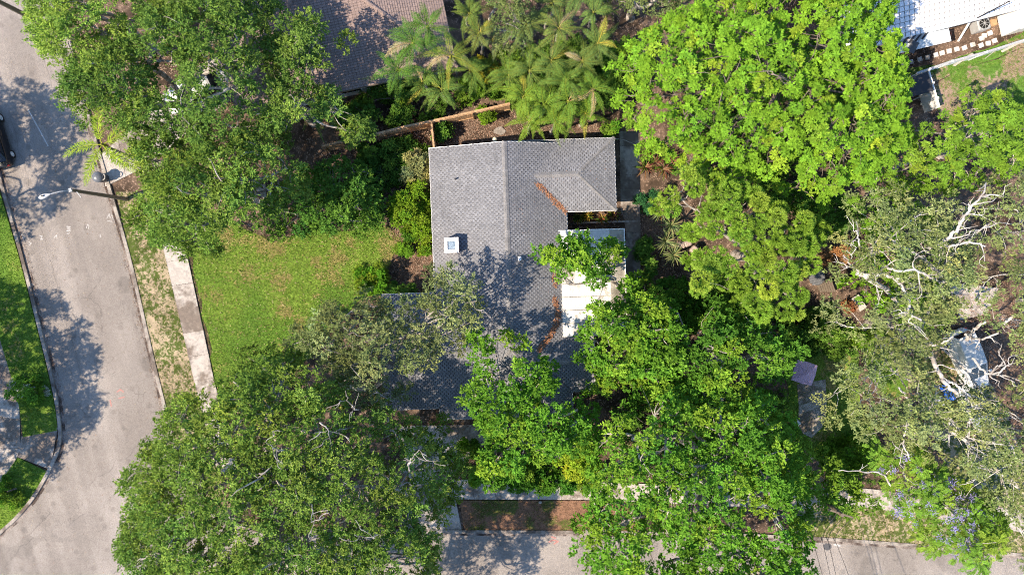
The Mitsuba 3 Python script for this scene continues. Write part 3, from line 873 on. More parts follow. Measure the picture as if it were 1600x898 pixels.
def tree(name, label, outline, ze, zt, sp, s=0.95, gap=0.36, base=None, seed=1, cat='tree', group=None, bark='bark_mat', trunk_r=None, lobe=2.6, lobe_amp=1.0, under=0.5, limbs=True, extra_limbs=(), zref=None, edge=None, holes=(), leaf='leaf_mat', shrink=0.08):
    """A tree whose crown, seen from above, has the given outline (survey pixels at height ze)."""
    rng = rs(seed)
    k = thing(name, label, cat, group)
    outs = outline if isinstance(outline[0], list) else [outline]
    pg = shapely.union_all([rough(poly(q, zref if zref is not None else ze).buffer(-shrink * s), s * 0.5, 0.5, 0.5, seed) for q in outs])
    for h in holes:
        pg = pg.difference(poly(h, ze + 1))
    C = crown_points(pg, ze, zt, s, gap, rng, lobe, lobe_amp, under, seed, edge)
    R = s * rng.uniform(*sp.get('rr', (0.46, 0.80)), len(C))
    v, f, c = foliage(C, R, sp, rng, C.mean(0))
    part(k, 'crown', mikit.ply(trimesh.Trimesh(v, f, process=False), leaf, smooth=False, color=c))
    if not limbs:
        return k
    if base is None:
        b = np.array([pg.representative_point().x, pg.representative_point().y, 0.0])
    else:
        b = P(*base, 0)
    r0 = trunk_r or 0.10 + 0.028 * math.sqrt(pg.area)
    fork = b + np.array([rng.uniform(-0.3, 0.3), rng.uniform(-0.3, 0.3), max(0.35 * ze, 0.6)])
    tr = limb_path(b - [0, 0, 0.1], fork, rng, bend=0.04)
    rr = np.linspace(r0 * 1.25, r0 * 0.85, len(tr))
    rr[0] *= 1.3
    part(k, 'trunk', MB().add(*tube(tr, rr, 9)).out(bark, smooth=40))
    nl = int(np.clip(len(C) / 28, 2, 8))
    cen, lab = kmeans2(C * [1, 1, 0.5], nl, iter=12, minit='++', seed=seed)
    for i in range(nl):
        idx = np.nonzero(lab == i)[0]
        if len(idx) == 0:
            continue
        m = MB()
        tip = C[idx].mean(0) - [0, 0, 0.5]
        r1 = r0 * 0.62 * (len(idx) / (len(C) / nl)) ** 0.35
        lp = limb_path(fork, tip, rng, sag=0.10, bend=0.10, n=9)
        m.add(*tube(lp, np.linspace(r1, r1 * 0.45, 9), 7))
        n2 = int(np.clip(len(idx) / 6, 1, 8))
        c2, l2 = kmeans2(C[idx], n2, iter=8, minit='++', seed=seed + i) if len(idx) > n2 else (C[idx], np.arange(len(idx)))
        for j in range(len(c2)):
            sub = idx[l2 == j]
            if not len(sub):
                continue
            st = lp[min(8, 3 + rng.randint(6))]
            t2 = C[sub].mean(0) - [0, 0, 0.15]
            bp = limb_path(st, t2, rng, sag=0.05, bend=0.13, n=7)
            m.add(*tube(bp, np.linspace(r1 * 0.42, r1 * 0.16 + 0.008, 7), 5))
            for q in sub:
                tp = limb_path(bp[rng.randint(3, 7)], C[q] + [0, 0, R[q] * 0.35], rng, bend=0.12, n=5)
                m.add(*tube(tp, np.linspace(r1 * 0.15 + 0.01, 0.012, 5), 4, cap=False))
        part(k, 'limb', m.out(bark, smooth=40))
    return k


def bare_limb(tree_key, pts, r0, r1, twigs=6, seed=0, bark='pale_bark_mat'):
    """A bare pale limb through points (survey pixel x, y, height), with short side twigs."""
    rng = rs(seed)
    line = smooth_line([P(x, y, z + 0.25 * max(0.0, z - 5.0)) for x, y, z in pts], 6)
    line += np.vstack([np.zeros(3), rng.randn(len(line) - 2, 3) * 0.035, np.zeros(3)])
    m = MB().add(*tube(line, np.linspace(r0, r1, len(line)) * 0.85, 8))
    for _ in range(twigs):
        i = rng.randint(len(line) // 4, len(line))
        t = unit(line[min(i + 1, len(line) - 1)] - line[i - 1])
        d = unit(t * 0.6 + jit(1, rng)[0] * [1, 1, 0.4])
        e = line[i] + d * rng.uniform(0.5, 1.3)
        tp = limb_path(line[i], e, rng, bend=0.16, n=6)
        m.add(*tube(tp, np.linspace(min(r1 * 0.8, 0.045), 0.012, 6), 5))
        e2 = e + unit(d + 0.8 * jit(1, rng)[0]) * rng.uniform(0.2, 0.6)
        m.add(*tube(limb_path(tp[3], e2, rng, bend=0.15, n=5), np.linspace(0.025, 0.009, 5), 4))
    part(tree_key, 'bare_limb', m.out(bark, smooth=50))


scene['pale_bark_mat'] = rough_mat(proc(lambda p, n, uv: mix((0.33, 0.30, 0.275), (0.60, 0.57, 0.54), smoothstep(0.3, 0.65, fbm(p.x * 3, p.y * 3, p.z * 3, 3))) * (0.85 + 0.25 * noise(p.x * 15, p.y * 15, p.z * 9))), 0.85, 0.2)
# ------------------------------------------------------------------ the trees
tree('light_tree', 'soft light green tree at the top left beside the wooden pole', [(48, -40), (230, -60), (330, -30), (300, 25), (235, 70), (180, 112), (140, 125), (105, 100), (75, 60), (58, 30)], 6.0, 10.0, SOFT, 0.85, 0.22, seed=3)
tree('oak_tree', 'dark green oak over the white car, overhanging the left street', [(118, 125), (165, 105), (215, 75), (270, 40), (330, -5), (440, -30), (470, 40), (440, 120), (455, 200), (400, 255), (330, 250), (250, 235), (222, 212), (192, 200), (135, 188), (114, 165)], 5.5, 10.5, DARK_OAK, 0.95, 0.345, base=(310, 180), seed=5, lobe=2.8,
     holes=[[(262, 122), (302, 110), (330, 124), (336, 165), (305, 178), (280, 164), (262, 150)], [(335, 115), (360, 110), (365, 135), (340, 138)]])
tree('oak_tree', 'dark green oak overhanging the sidewalk and the top of the lawn', [(228, 245), (262, 215), (340, 235), (420, 225), (475, 235), (500, 280), (472, 330), (430, 378), (385, 368), (352, 392), (300, 404), (262, 382), (226, 366), (228, 335), (246, 305), (242, 275)], 5.0, 9.6, OAK, 0.92, 0.34, base=(375, 300), seed=6, lobe=2.6)
tree('oak_tree', 'dark green oak reaching over the brown roof', [(430, 60), (468, 35), (515, 48), (552, 62), (570, 110), (560, 150), (575, 175), (592, 205), (570, 222), (520, 228), (480, 235), (440, 225), (425, 150)], 5.0, 9.0, DARK_OAK, 0.9, 0.40, base=(490, 190), seed=7)
tree('shade_tree', 'low dark green tree in shade between the oak and the house', [(440, 300), (482, 255), (530, 245), (580, 272), (602, 318), (592, 352), (545, 370), (495, 366), (440, 372), (425, 340)], 2.5, 4.6, dict(DEEP, L=0.18), 0.8, 0.33, seed=8, lobe_amp=0.6)
big = tree('oak_tree', 'huge oak filling the lower left over the street corner', [(228, 700), (262, 640), (300, 612), (345, 602), (385, 560), (430, 535), (470, 545), (520, 560), (580, 585), (620, 622), (665, 640), (708, 665), (730, 700), (724, 745), (700, 790), (702, 850), (720, 930), (705, 1010), (450, 1020), (240, 960), (245, 865), (205, 858), (200, 815), (225, 780), (208, 745)], 5.5, 12.0, OAK, 1.0, 0.29, base=(470, 745), seed=12, lobe=3.0, lobe_amp=1.1, holes=[[(528, 752), (540, 738), (560, 733), (566, 742), (548, 765), (534, 772)]])
grey = tree('oak_tree', 'thin grey-green oak with bare twigs over the left side of the grey roof', [(480, 500), (520, 460), (548, 440), (600, 468), (640, 455), (668, 430), (705, 412), (738, 418), (768, 450), (775, 478), (745, 500), (725, 540), (690, 545), (660, 590), (600, 640), (540, 600), (500, 560), (440, 540)], 5.6, 8.4, dict(GREY_OAK, col=(0.175, 0.22, 0.08), twigs=24), 0.9, 0.385, base=(540, 590), seed=13, lobe_amp=0.7)
lime = tree('lime_tree', 'bright lime green tree with rounded leaf clumps, the brightest and widest crown at the top', [(955, 110), (985, 75), (1020, 45), (1075, 20), (1130, -15), (1200, -40), (1290, -35), (1335, 0), (1356, 40), (1368, 80), (1372, 122), (1384, 165), (1392, 205), (1370, 250), (1330, 300), (1262, 318), (1200, 292), (1160, 282), (1110, 288), (1062, 262), (1010, 246), (984, 200), (948, 158)], 5.2, 10.6, LIME, 0.78, 0.25, base=(1180, 150), seed=21, lobe=2.4, lobe_amp=1.1, trunk_r=0.28, under=0.6, bark='dark_bark_mat')
tree('feathery_tree', 'mid green tree with layered sprays in front of the back lawn', [(1400, 215), (1450, 185), (1485, 152), (1520, 142), (1560, 168), (1556, 205), (1600, 225), (1620, 260), (1560, 268), (1520, 290), (1470, 305), (1420, 300), (1370, 310), (1330, 300), (1360, 260)], 4.6, 7.4, FRESH, 0.82, 0.30, base=(1470, 240), seed=22)
tree('pine_tree', 'pine with round yellow-green needle heads and forked brown limbs', [(1025, 300), (1050, 268), (1062, 262), (1110, 285), (1165, 292), (1215, 318), (1262, 345), (1292, 372), (1270, 410), (1248, 430), (1238, 495), (1195, 505), (1150, 482), (1128, 440), (1095, 455), (1065, 470), (1040, 452), (1046, 420), (1080, 395), (1082, 350), (1045, 330)], 6.0, 8.6, PINE, 0.98, 0.22, base=(1150, 400), seed=23, lobe=3.0, lobe_amp=0.35, bark='bark_mat', under=0.25,
     holes=[[(1100, 440), (1128, 425), (1132, 470), (1112, 480)]])
tree('lime_shrub_tree', 'small yellow-green tree under the white bare limb', [(1325, 330), (1400, 300), (1470, 330), (1470, 390), (1440, 440), (1470, 470), (1440, 520), (1380, 510), (1350, 470), (1320, 430)], 2.6, 4.8, dict(LIME, L=0.2), 0.85, 0.36, seed=24)
c1 = tree('pale_oak', 'sparse pale oak with a long forked white limb above the yellow-green tree', [(1300, 345), (1335, 290), (1400, 285), (1450, 300), (1480, 350), (1490, 420), (1470, 480), (1440, 540), (1390, 560), (1345, 530), (1290, 520), (1262, 480), (1268, 440)], 6.2, 9.0, GREY_OAK, 0.95, 0.45, base=(1400, 455), seed=31, bark='pale_bark_mat', under=0.25, trunk_r=0.15)
c2 = tree('pale_oak', 'sparse pale oak with white branches along the right edge above the parked van', [(1470, 300), (1520, 290), (1570, 265), (1650, 260), (1660, 640), (1580, 640), (1540, 560), (1500, 480), (1470, 400)], 6.5, 10.0, dict(GREY_OAK, twigs=20), 0.98, 0.355, base=(1590, 470), seed=32, bark='pale_bark_mat', under=0.25, trunk_r=0.13)
c3 = tree('pale_oak', 'sparse pale oak with curving grey trunk over the garden at the right', [[(1284, 552), (1330, 535), (1420, 560), (1500, 600), (1560, 640), (1640, 640), (1660, 960), (1600, 960), (1572, 870), (1548, 800), (1485, 722), (1420, 700), (1370, 685), (1320, 665), (1270, 640)], [(1260, 590), (1285, 562), (1335, 555), (1350, 640), (1300, 668), (1268, 640)]], 6.0, 9.5, GREY_OAK, 0.95, 0.39, base=(1350, 520), seed=33, bark='pale_bark_mat', under=0.3, trunk_r=0.13)
tree('camphor_tree', 'glossy green tree in front of the house, crown over the grey roof edge', [(702, 560), (730, 520), (790, 522), (828, 522), (848, 570), (872, 618), (930, 640), (940, 690), (880, 705), (830, 700), (795, 742), (760, 745), (735, 690), (752, 650), (722, 610)], 5.0, 8.2, CAMPHOR, 0.85, 0.37, base=(850, 640), seed=41, lobe=2.2)
tree('camphor_tree', 'glossy green tree whose branch hangs over the white flat roof', [[(832, 398), (868, 362), (912, 372), (958, 385), (966, 408), (930, 428), (925, 452), (905, 462), (880, 438), (850, 424)], [(895, 440), (928, 428), (950, 420), (940, 465), (985, 440), (1040, 465), (1065, 540), (1040, 605), (960, 625), (922, 598), (902, 550), (898, 515), (895, 470)]], 4.6, 7.6, CAMPHOR, 0.82, 0.39, base=(985, 540), seed=42, lobe=2.0)
tree('camphor_tree', 'broad glossy green tree spreading over the cross street at the bottom', [(905, 720), (950, 640), (1010, 590), (1100, 600), (1180, 610), (1232, 660), (1245, 730), (1245, 800), (1255, 870), (1230, 940), (1000, 950), (950, 880), (905, 860), (900, 800), (925, 760)], 6.0, 11.0, CAMPHOR, 0.98, 0.365, base=(1090, 720), seed=43, lobe=2.6, lobe_amp=1.1)
tree('camphor_tree', 'glossy green tree right of the white flat roof, beside the pine', [(1030, 480), (1080, 460), (1140, 480), (1200, 510), (1246, 520), (1234, 562), (1210, 595), (1180, 640), (1100, 640), (1040, 610), (1010, 550)], 4.2, 7.2, dict(CAMPHOR, col=(0.10, 0.235, 0.03)), 0.88, 0.40, base=(1120, 560), seed=44)
tree('camphor_tree', 'light green tree left of the garden path, above the front walk', [(1190, 650), (1225, 640), (1245, 690), (1300, 700), (1325, 735), (1355, 770), (1330, 800), (1280, 795), (1245, 770), (1200, 720)], 4.2, 6.6, dict(CAMPHOR, col=(0.16, 0.29, 0.035)), 0.8, 0.42, base=(1240, 715), seed=45)
tree('yellow_tree', 'small yellow-leaved tree at the front bed', [(880, 670), (905, 655), (925, 690), (940, 735), (905, 745), (880, 715), (850, 705)], 3.4, 5.0, YELLOW, 0.6, 0.3, seed=46, lobe_amp=0.4)
jac = tree('jacaranda_tree', 'feathery green tree dotted with violet flowers above the cross street', [(1355, 690), (1400, 680), (1440, 720), (1490, 745), (1540, 790), (1552, 820), (1505, 845), (1492, 875), (1450, 860), (1410, 830), (1370, 780)], 4.2, 7.2, JACARANDA, 0.82, 0.33, base=(1430, 760), seed=47)
rng = rs(99)
fl = MB()
pgj = poly([(1360, 710), (1400, 690), (1440, 725), (1490, 750), (1540, 795), (1505, 840), (1490, 870), (1450, 855), (1410, 820), (1375, 780)], 5.5)
for q in scatter(pgj, 55, rng):
    d = shapely.distance(pgj.exterior, Point(q))
    c = np.array([*q, 5.2 + 2.0 * math.sqrt(min(1, d / 2.0)) + 0.65])
    n = rng.randint(25, 60)
    b = c + rng.randn(n, 3) * [0.13, 0.13, 0.10]
    v, f = leaf_quads(b, jit(n, rng), unit(jit(n, rng) + [0, 0, 0.8]), np.full(n, 0.085), np.full(n, 0.07))
    fl.add(v, f, np.repeat(tint((0.38, 0.35, 0.66), n, rng, 0.15, 0.05), 4, 0))
part(jac, 'flowers', fl.out('dull_leaf_mat'), label='violet flower clusters', stuff=True)
tree('yellow_tree', 'yellow-green bush at the right of the violet-flowered tree', [(1500, 790), (1540, 780), (1556, 815), (1530, 840), (1505, 830)], 2.6, 4.0, YELLOW, 0.65, 0.3, seed=48, lobe_amp=0.3)
tree('pale_tree', 'grey-green fine leaved tree among the palms at the top', [(755, -30), (830, -40), (838, 40), (815, 90), (785, 85), (765, 40)], 4.5, 7.0, PALE, 0.8, 0.38, seed=49)
tree('pale_tree', 'grey-green fine leaved tree at the top between the palms and the lime tree', [(920, -40), (1060, -50), (1075, 10), (1030, 38), (985, 45), (950, 20)], 4.0, 6.0, PALE, 0.8, 0.42, seed=50)
# beyond the left edge of the picture: they shade the street
tree('street_tree', 'street tree beyond the left edge that shades the black car', [(-420, 180), (-330, 140), (-205, 165), (-145, 240), (-160, 370), (-240, 440), (-380, 420)], 6.5, 10.5, OAK, 1.1, 0.385, seed=51)
tree('street_tree', 'street tree beyond the left edge that shades the kerb and the grass', [(-400, 540), (-300, 500), (-180, 545), (-115, 640), (-110, 760), (-160, 850), (-330, 900), (-420, 700)], 6.5, 10.0, OAK, 1.1, 0.34, seed=52)

# white bare limbs of the pale oaks
bare_limb(c1, [(1400, 470, 0.0), (1392, 458, 3.0), (1352, 432, 7.3)], 0.26, 0.15, 2, 1)
bare_limb(c1, [(1338, 427, 7.0), (1360, 430, 7.4), (1384, 430, 7.7), (1405, 442, 8.0), (1420, 470, 8.4), (1419, 488, 8.6), (1440, 500, 8.8)], 0.15, 0.06, 7, 2)
bare_limb(c1, [(1374, 429, 7.6), (1380, 417, 8.2), (1400, 422, 8.8), (1428, 422, 9.3), (1458, 435, 9.7)], 0.11, 0.05, 4, 3)
bare_limb(c1, [(1352, 430, 7.3), (1330, 415, 7.7), (1318, 398, 8.2)], 0.08, 0.03, 4, 4)
bare_limb(c1, [(1345, 392, 7.5), (1342, 375, 8.2), (1338, 360, 8.8)], 0.07, 0.03, 3, 5)
bare_limb(c1, [(1368, 432, 7.5), (1370, 450, 7.7), (1372, 468, 7.8)], 0.05, 0.025, 2, 6)
bare_limb(c2, [(1452, 388, 7.5), (1475, 375, 8.3), (1495, 360, 8.9), (1505, 340, 9.4), (1520, 322, 10.0), (1538, 300, 10.4)], 0.14, 0.05, 7, 7)
bare_limb(c2, [(1460, 385, 7.7), (1490, 384, 8.4), (1515, 378, 9.0), (1540, 385, 9.4)], 0.10, 0.04, 6, 8)
bare_limb(c2, [(1478, 372, 8.3), (1505, 370, 8.8), (1520, 362, 9.2)], 0.07, 0.03, 3, 9)
bare_limb(c2, [(1510, 532, 6.0), (1525, 512, 6.6), (1540, 502, 7.0)], 0.13, 0.10, 1, 10)
bare_limb(c2, [(1508, 522, 6.4), (1530, 530, 7.2), (1560, 520, 8.0)], 0.10, 0.06, 3, 11)
bare_limb(c2, [(1568, 505, 7.0), (1586, 492, 7.4)], 0.11, 0.09, 1, 12)
bare_limb(c3, [(1350, 520, 0.0), (1356, 505, 2.0), (1375, 500, 3.4), (1400, 515, 4.6), (1412, 540, 5.5), (1418, 580, 6.2), (1438, 605, 6.8)], 0.34, 0.18, 1, 13, 'bark_mat')
bare_limb(c3, [(1432, 534, 6.5), (1448, 545, 7.0), (1462, 570, 7.4), (1475, 595, 7.8), (1496, 615, 8.2)], 0.17, 0.12, 4, 14)
bare_limb(c3, [(1446, 540, 7.0), (1470, 536, 7.6), (1490, 525, 8.0)], 0.10, 0.05, 3, 15)
bare_limb(c3, [(1440, 598, 7.0), (1452, 620, 7.6), (1470, 645, 8.0), (1490, 660, 8.3), (1510, 675, 8.6)], 0.16, 0.07, 6, 16)
bare_limb(c3, [(1478, 594, 7.8), (1500, 605, 8.2), (1515, 620, 8.4), (1530, 640, 8.6)], 0.08, 0.05, 5, 17)
bare_limb(c3, [(1520, 560, 7.2), (1535, 578, 7.8), (1552, 585, 8.2), (1570, 575, 8.6)], 0.09, 0.05, 6, 18)
bare_limb(c3, [(1404, 605, 7.0), (1420, 625, 7.6), (1418, 655, 8.0), (1412, 690, 8.2), (1420, 715, 8.4)], 0.08, 0.035, 6, 19)
bare_limb(c3, [(1512, 700, 7.0), (1530, 715, 7.6), (1520, 735, 7.8)], 0.09, 0.05, 5, 20)
bare_limb(grey, [(540, 560, 5.0), (580, 550, 6.0), (640, 520, 6.8), (700, 480, 7.6), (745, 470, 8.0)], 0.10, 0.03, 8, 21, 'bark_mat')
bare_limb(grey, [(480, 520, 5.6), (520, 545, 6.4), (560, 530, 7.0)], 0.08, 0.03, 6, 22, 'bark_mat')
for i, (x, y) in enumerate([(560, 640), (450, 700), (480, 780), (590, 835), (500, 660), (640, 735)]):
    a = rng.uniform(0, 6.28)
    bare_limb(big, [(x, y, 10.6), (x + 16 * math.cos(a), y + 16 * math.sin(a), 11.6), (x + 36 * math.cos(a + 0.4), y + 36 * math.sin(a + 0.4), 12.3)], 0.05, 0.02, 3, 60 + i, 'bark_mat')
bare_limb(jac, [(1395, 765, 5.5), (1380, 740, 6.0), (1350, 736, 6.4), (1310, 735, 6.6)], 0.08, 0.03, 2, 80)

# ------------------------------------------------------------------ palms
def frond(base, d, L, droop, lw, n, rng, col, plume=False, wfac=0.075):
    """One pinnate palm leaf: an arched stalk and two ranks of leaflets."""
    t = np.linspace(0, 1, 10)[:, None]
    hd = unit(np.array([d[0], d[1], 0.0]))
    p = base + d * L * t - np.array([0, 0, 1.0]) * droop * L * t ** 2.2 + np.array([-hd[1], hd[0], 0]) * (rng.uniform(-0.42, 0.42) * L) * t ** 2
    m = MB()
    v, f = tube(p, np.linspace(0.028, 0.008, 10), 4, cap=False)
    m.add(v, f, np.array(col) * [1.4, 1.15, 1.0])
    s = np.linspace(0.12, 0.99, n)
    i0 = np.clip((s * 9).astype(int), 0, 8)
    w = (s * 9 - i0)[:, None]
    q = p[i0] * (1 - w) + p[i0 + 1] * w
    ax = unit(p[i0 + 1] - p[i0])
    sd = unit(np.cross(ax, [0, 0, 1.0]))
    upv = np.cross(sd, ax)
    ll = (lw * 1.1 if plume else lw * 0.55) * (0.35 + 1.0 * np.sin(np.pi * np.clip(s, 0, 1) ** 0.75)) * rng.uniform(0.85, 1.1, n)
    for sg in ((-1, 1) if not plume else (-1, -0.45, 0.45, 1)):
        la = sd * sg + ax * (0.75 if not plume else 0.5) + upv * (0.1 if not plume else rng.uniform(-0.3, 0.9, (n, 1))) + 0.10 * jit(n, rng) - np.array([0, 0, 0.42 if not plume else 0.15])
        v, f = leaf_quads(q, la, upv + sd * sg * -0.2 + 0.1 * jit(n, rng), ll, ll * wfac + 0.012, 0.05)
        m.add(v, f, np.repeat(tint(col, n, rng, 0.10, 0.06), 4, 0))
    return m


def palm(label, px, py, z, L, nf, seed, col=(0.10, 0.19, 0.03), yellow=0.25, heart=True, plume=False, lw=0.42, trunk_r=0.09, name='palm_tree', lean=(0, 0), droop=0.7, azs=None, el=(0.15, 1.15), dead=0.1):
    rng = rs(seed)
    k = thing(name, label, 'palm', None)
    c = P(px, py, z)
    b = np.array([c[0] + lean[0], c[1] + lean[1], -0.05])
    tp = limb_path(b, c, rng, bend=0.03, n=8)
    part(k, 'trunk', MB().add(*tube(tp, np.linspace(trunk_r * 1.3, trunk_r * 0.8, 8), 8)).out('bark_mat', smooth=50))
    if heart:
        v, f = tube([c - [0, 0, 0.5], c - [0, 0, 0.2], c + [0, 0, 0.15]], [trunk_r * 0.9, trunk_r * 1.3, trunk_r * 0.4], 8)
        part(k, 'crownshaft', MB().add(v, f, (0.30, 0.27, 0.06)).out('vertex_mat', smooth=50))
    nf, L = int(nf * 1.15), L * 1.1
    col = np.array(col) * (1.5 if plume else 1.2)
    azl = azs if azs is not None else [i * 2.399 + rng.uniform(-0.4, 0.4) for i in range(nf)]
    for i, az in enumerate(azl):
        e = rng.uniform(*el)
        d = np.array([math.cos(az) * math.cos(e), math.sin(az) * math.cos(e), math.sin(e)])
        r = rng.rand()
        cc = (0.36, 0.37, 0.07) if r < yellow * 0.3 else (0.42, 0.37, 0.20) if r > 1 - dead * 0.45 else col
        part(k, 'frond', frond(c, d, L * rng.uniform(0.8, 1.15), droop * rng.uniform(0.6, 1.4), lw * rng.uniform(0.75, 1.15), 34, rng, cc, plume).out('leaf_mat'))
    return k


palm('plume-leaved palm with yellow-green fronds reaching out over the left street', 160, 226, 7.0, 2.75, 0, 71, (0.21, 0.30, 0.035), 0.0, plume=True, lw=0.40, azs=[math.pi * 0.98, math.pi * 1.36, math.pi * 0.15, -0.9, 0.6 * math.pi, math.pi * 1.75], el=(0.05, 0.3), droop=0.25, dead=0)
palm('large dark green palm with long drooping fronds over the brown roof corner', 645, 68, 5.4, 2.4, 13, 72, (0.085, 0.18, 0.035), 0.05, lw=0.5)
palm('palm with yellow fronds right of the brown roof corner', 704, 88, 5.0, 1.9, 9, 73, (0.16, 0.22, 0.04), 0.5, lw=0.45)
palm('palm with ragged fronds above the timber fence', 690, 140, 3.8, 1.9, 13, 74, (0.12, 0.20, 0.045), 0.15, lw=0.45)
palm('slender palm with bare trunk right of the brown roof', 733, 22, 5.6, 1.8, 11, 75, (0.12, 0.18, 0.04), 0.25)
palm('slender palm with hanging yellow frond beside the slender bare trunks', 748, 52, 4.8, 1.8, 9, 76, (0.15, 0.19, 0.05), 0.35)
palm('palm with bright yellow heart in the middle of the top palm group', 873, 45, 5.8, 2.0, 11, 77, (0.15, 0.21, 0.05), 0.2, dead=0.25)
palm('palm with orange heart and few leaves at the top of the group', 927, 20, 5.6, 1.9, 8, 78, (0.12, 0.2, 0.05), 0.1, dead=0.15)
palm('palm with dense grey-green leaves at the top left of the palm group', 822, 38, 5.4, 1.9, 13, 79, (0.12, 0.17, 0.05), 0.1, dead=0.15)
palm('palm right of the yellow-hearted palm, beside the dark gap', 934, 68, 5.0, 1.8, 11, 80, (0.12, 0.19, 0.05), 0.1)
palm('palm with small yellow heart right of the group middle', 910, 95, 4.8, 1.8, 12, 81, (0.12, 0.18, 0.045), 0.15)
palm('palm with arched drooping fronds left of the group middle', 828, 110, 4.8, 2.0, 12, 82, (0.13, 0.20, 0.045), 0.1, dead=0.2)
palm('palm with bright fronds above the end of the timber fence', 818, 150, 4.4, 1.9, 12, 83, (0.16, 0.26, 0.035), 0.15, lw=0.48)
palm('palm with broad green fronds behind the house ridge', 850, 165, 4.4, 2.0, 12, 84, (0.14, 0.24, 0.035), 0.12, lw=0.5)
palm('palm with upright frond nearest the hip roof', 888, 158, 4.6, 2.0, 12, 85, (0.13, 0.23, 0.035), 0.12, lw=0.46)
palm('palm with yellow-tipped fronds hanging on the roof edge', 868, 190, 4.2, 1.7, 10, 86, (0.14, 0.23, 0.03), 0.25, lw=0.42)
palm('palm with fronds hanging over the roof edge by the ridge', 828, 190, 4.0, 1.6, 10, 87, (0.15, 0.24, 0.03), 0.2, lw=0.42)
palm('palm right of the group, touching the lime tree', 925, 140, 4.6, 1.9, 11, 88, (0.12, 0.22, 0.035), 0.12)
palm('dark palm in shade left of the timber fence', 500, 172, 4.2, 2.0, 11, 89, (0.09, 0.19, 0.035), 0.12)
palm('palm with brown-tipped fronds in the middle of the palm group', 862, 95, 5.0, 1.9, 12, 90, (0.12, 0.19, 0.045), 0.12, dead=0.2)
palm('small palm at the top edge left of the dark gap', 905, -5, 5.4, 1.8, 12, 91, (0.11, 0.18, 0.05), 0.1)
palm('small palm at the top edge above the yellow-hearted palm', 862, 5, 5.4, 1.8, 12, 92, (0.12, 0.18, 0.05), 0.1)
palm('palm with long dark fronds hiding the lower eave of the brown roof', 622, 108, 4.6, 2.2, 12, 190, (0.09, 0.19, 0.035), 0.05, lw=0.5)
palm('palm with upright fronds over the right edge of the brown roof', 668, 42, 5.6, 2.0, 11, 191, (0.09, 0.18, 0.035), 0.05, lw=0.48)
palm('palm between the brown roof corner and the yellow shrub', 735, 110, 3.6, 1.8, 11, 192, (0.12, 0.2, 0.04), 0.15)
palm('palm with ragged fronds touching the timber fence', 660, 128, 3.4, 1.8, 12, 193, (0.11, 0.19, 0.04), 0.12)
palm('palm between the arched fronds and the dark gap', 885, 125, 4.9, 1.9, 12, 194, (0.12, 0.2, 0.04), 0.1)
palm('palm at the right end of the hip roof edge', 915, 178, 3.8, 1.7, 11, 195, (0.14, 0.24, 0.03), 0.15)
palm('palm above the bright fronds, in front of the grey-green tree', 795, 118, 4.4, 1.9, 11, 196, (0.13, 0.21, 0.04), 0.1)
palm('low palm under the slender trunks right of the brown house', 770, 62, 3.2, 1.6, 8, 93, (0.15, 0.20, 0.08), 0.1)


def sword_plant(name, label, px, py, z, L, n, seed, col, wid=0.07, el=(0.0, 1.1), cat='plant', parts=True, mat='leaf_mat', azr=None):
    """A rosette of sword leaves, each leaf a strip bent in the middle."""
    rng = rs(seed)
    k = thing(name, label, cat)
    c = P(px, py, z)
    part(k, 'stem', MB().add(*tube([[c[0], c[1], -0.05], c + [0, 0, 0.02]], [0.09, 0.07], 7)).out('dark_bark_mat'))
    al = MB()
    for i in range(n):
        az = i * 2.399 + rng.uniform(-0.2, 0.2) if azr is None else rng.uniform(*azr)
        e = rng.uniform(*el)
        d = np.array([math.cos(az) * math.cos(e), math.sin(az) * math.cos(e), math.sin(e)])
        s = np.array([-math.sin(az), math.cos(az), 0])
        l = L * rng.uniform(0.75, 1.15)
        w = wid * rng.uniform(0.8, 1.2)
        a, b = c + d * 0.05, c + d * l * 0.55
        t = c + d * l - [0, 0, 0.18 * l]
        up = np.cross(s, d) * -0.02
        v = [a - s * w * 0.35, a + s * w * 0.35, b - s * w / 2 + up, b + up * -1.5, b + s * w / 2 + up, t]
        f = [[0, 3, 2], [0, 1, 3], [1, 4, 3], [2, 3, 5], [3, 4, 5]]
        cc = tint(col[i % len(col)], 1, rng, 0.12, 0.08)[0]
        if parts:
            part(k, 'leaf', MB().add(v, f, cc).out(mat))
        else:
            al.add(v, f, cc)
    if not parts:
        part(k, 'leaves', al.out(mat), stuff=True)
    return k


YUC = [(0.26, 0.32, 0.15), (0.20, 0.28, 0.10), (0.32, 0.34, 0.16)]
for i, (x, y, z, lab) in enumerate([(1048, 352, 1.8, 'pale spiky fan plant left of the pine, upper of the large ones'), (1040, 378, 1.6, 'pale spiky fan plant beside the mulch left of the pine, lower of the large ones'), (1052, 398, 1.3, 'pale spiky fan plant nearest the pale path stones under the pine'), (1032, 330, 1.4, 'pale spiky fan plant with orange leaf tips by the dark green bush')]):
    sword_plant('spiky_plant', lab, x, y, z, 1.05, 42, 100 + i, YUC if i != 3 else YUC + [(0.34, 0.22, 0.08)], 0.075, (-0.15, 1.2))
BRO = [(0.28, 0.16, 0.08), (0.34, 0.22, 0.13), (0.12, 0.20, 0.03), (0.16, 0.055, 0.045)]
for i, (x, y, lab) in enumerate([(1012, 236, 'green rosette plant at the top of the red-leaved bed'), (1022, 254, 'red-brown rosette plant in the middle of the bed beside the side path'), (1036, 264, 'red-brown rosette plant at the right of the bed under the lime tree'), (1008, 262, 'red and green rosette plant at the left edge of the bed'), (1045, 246, 'striped rosette plant under the overhanging lime tree')]):
    sword_plant('rosette_plant', lab, x, y, 0.4, 0.85, 28, 110 + i, BRO[(0 if i else 2):] + BRO[2:3], 0.085, (0.1, 1.1), parts=False)
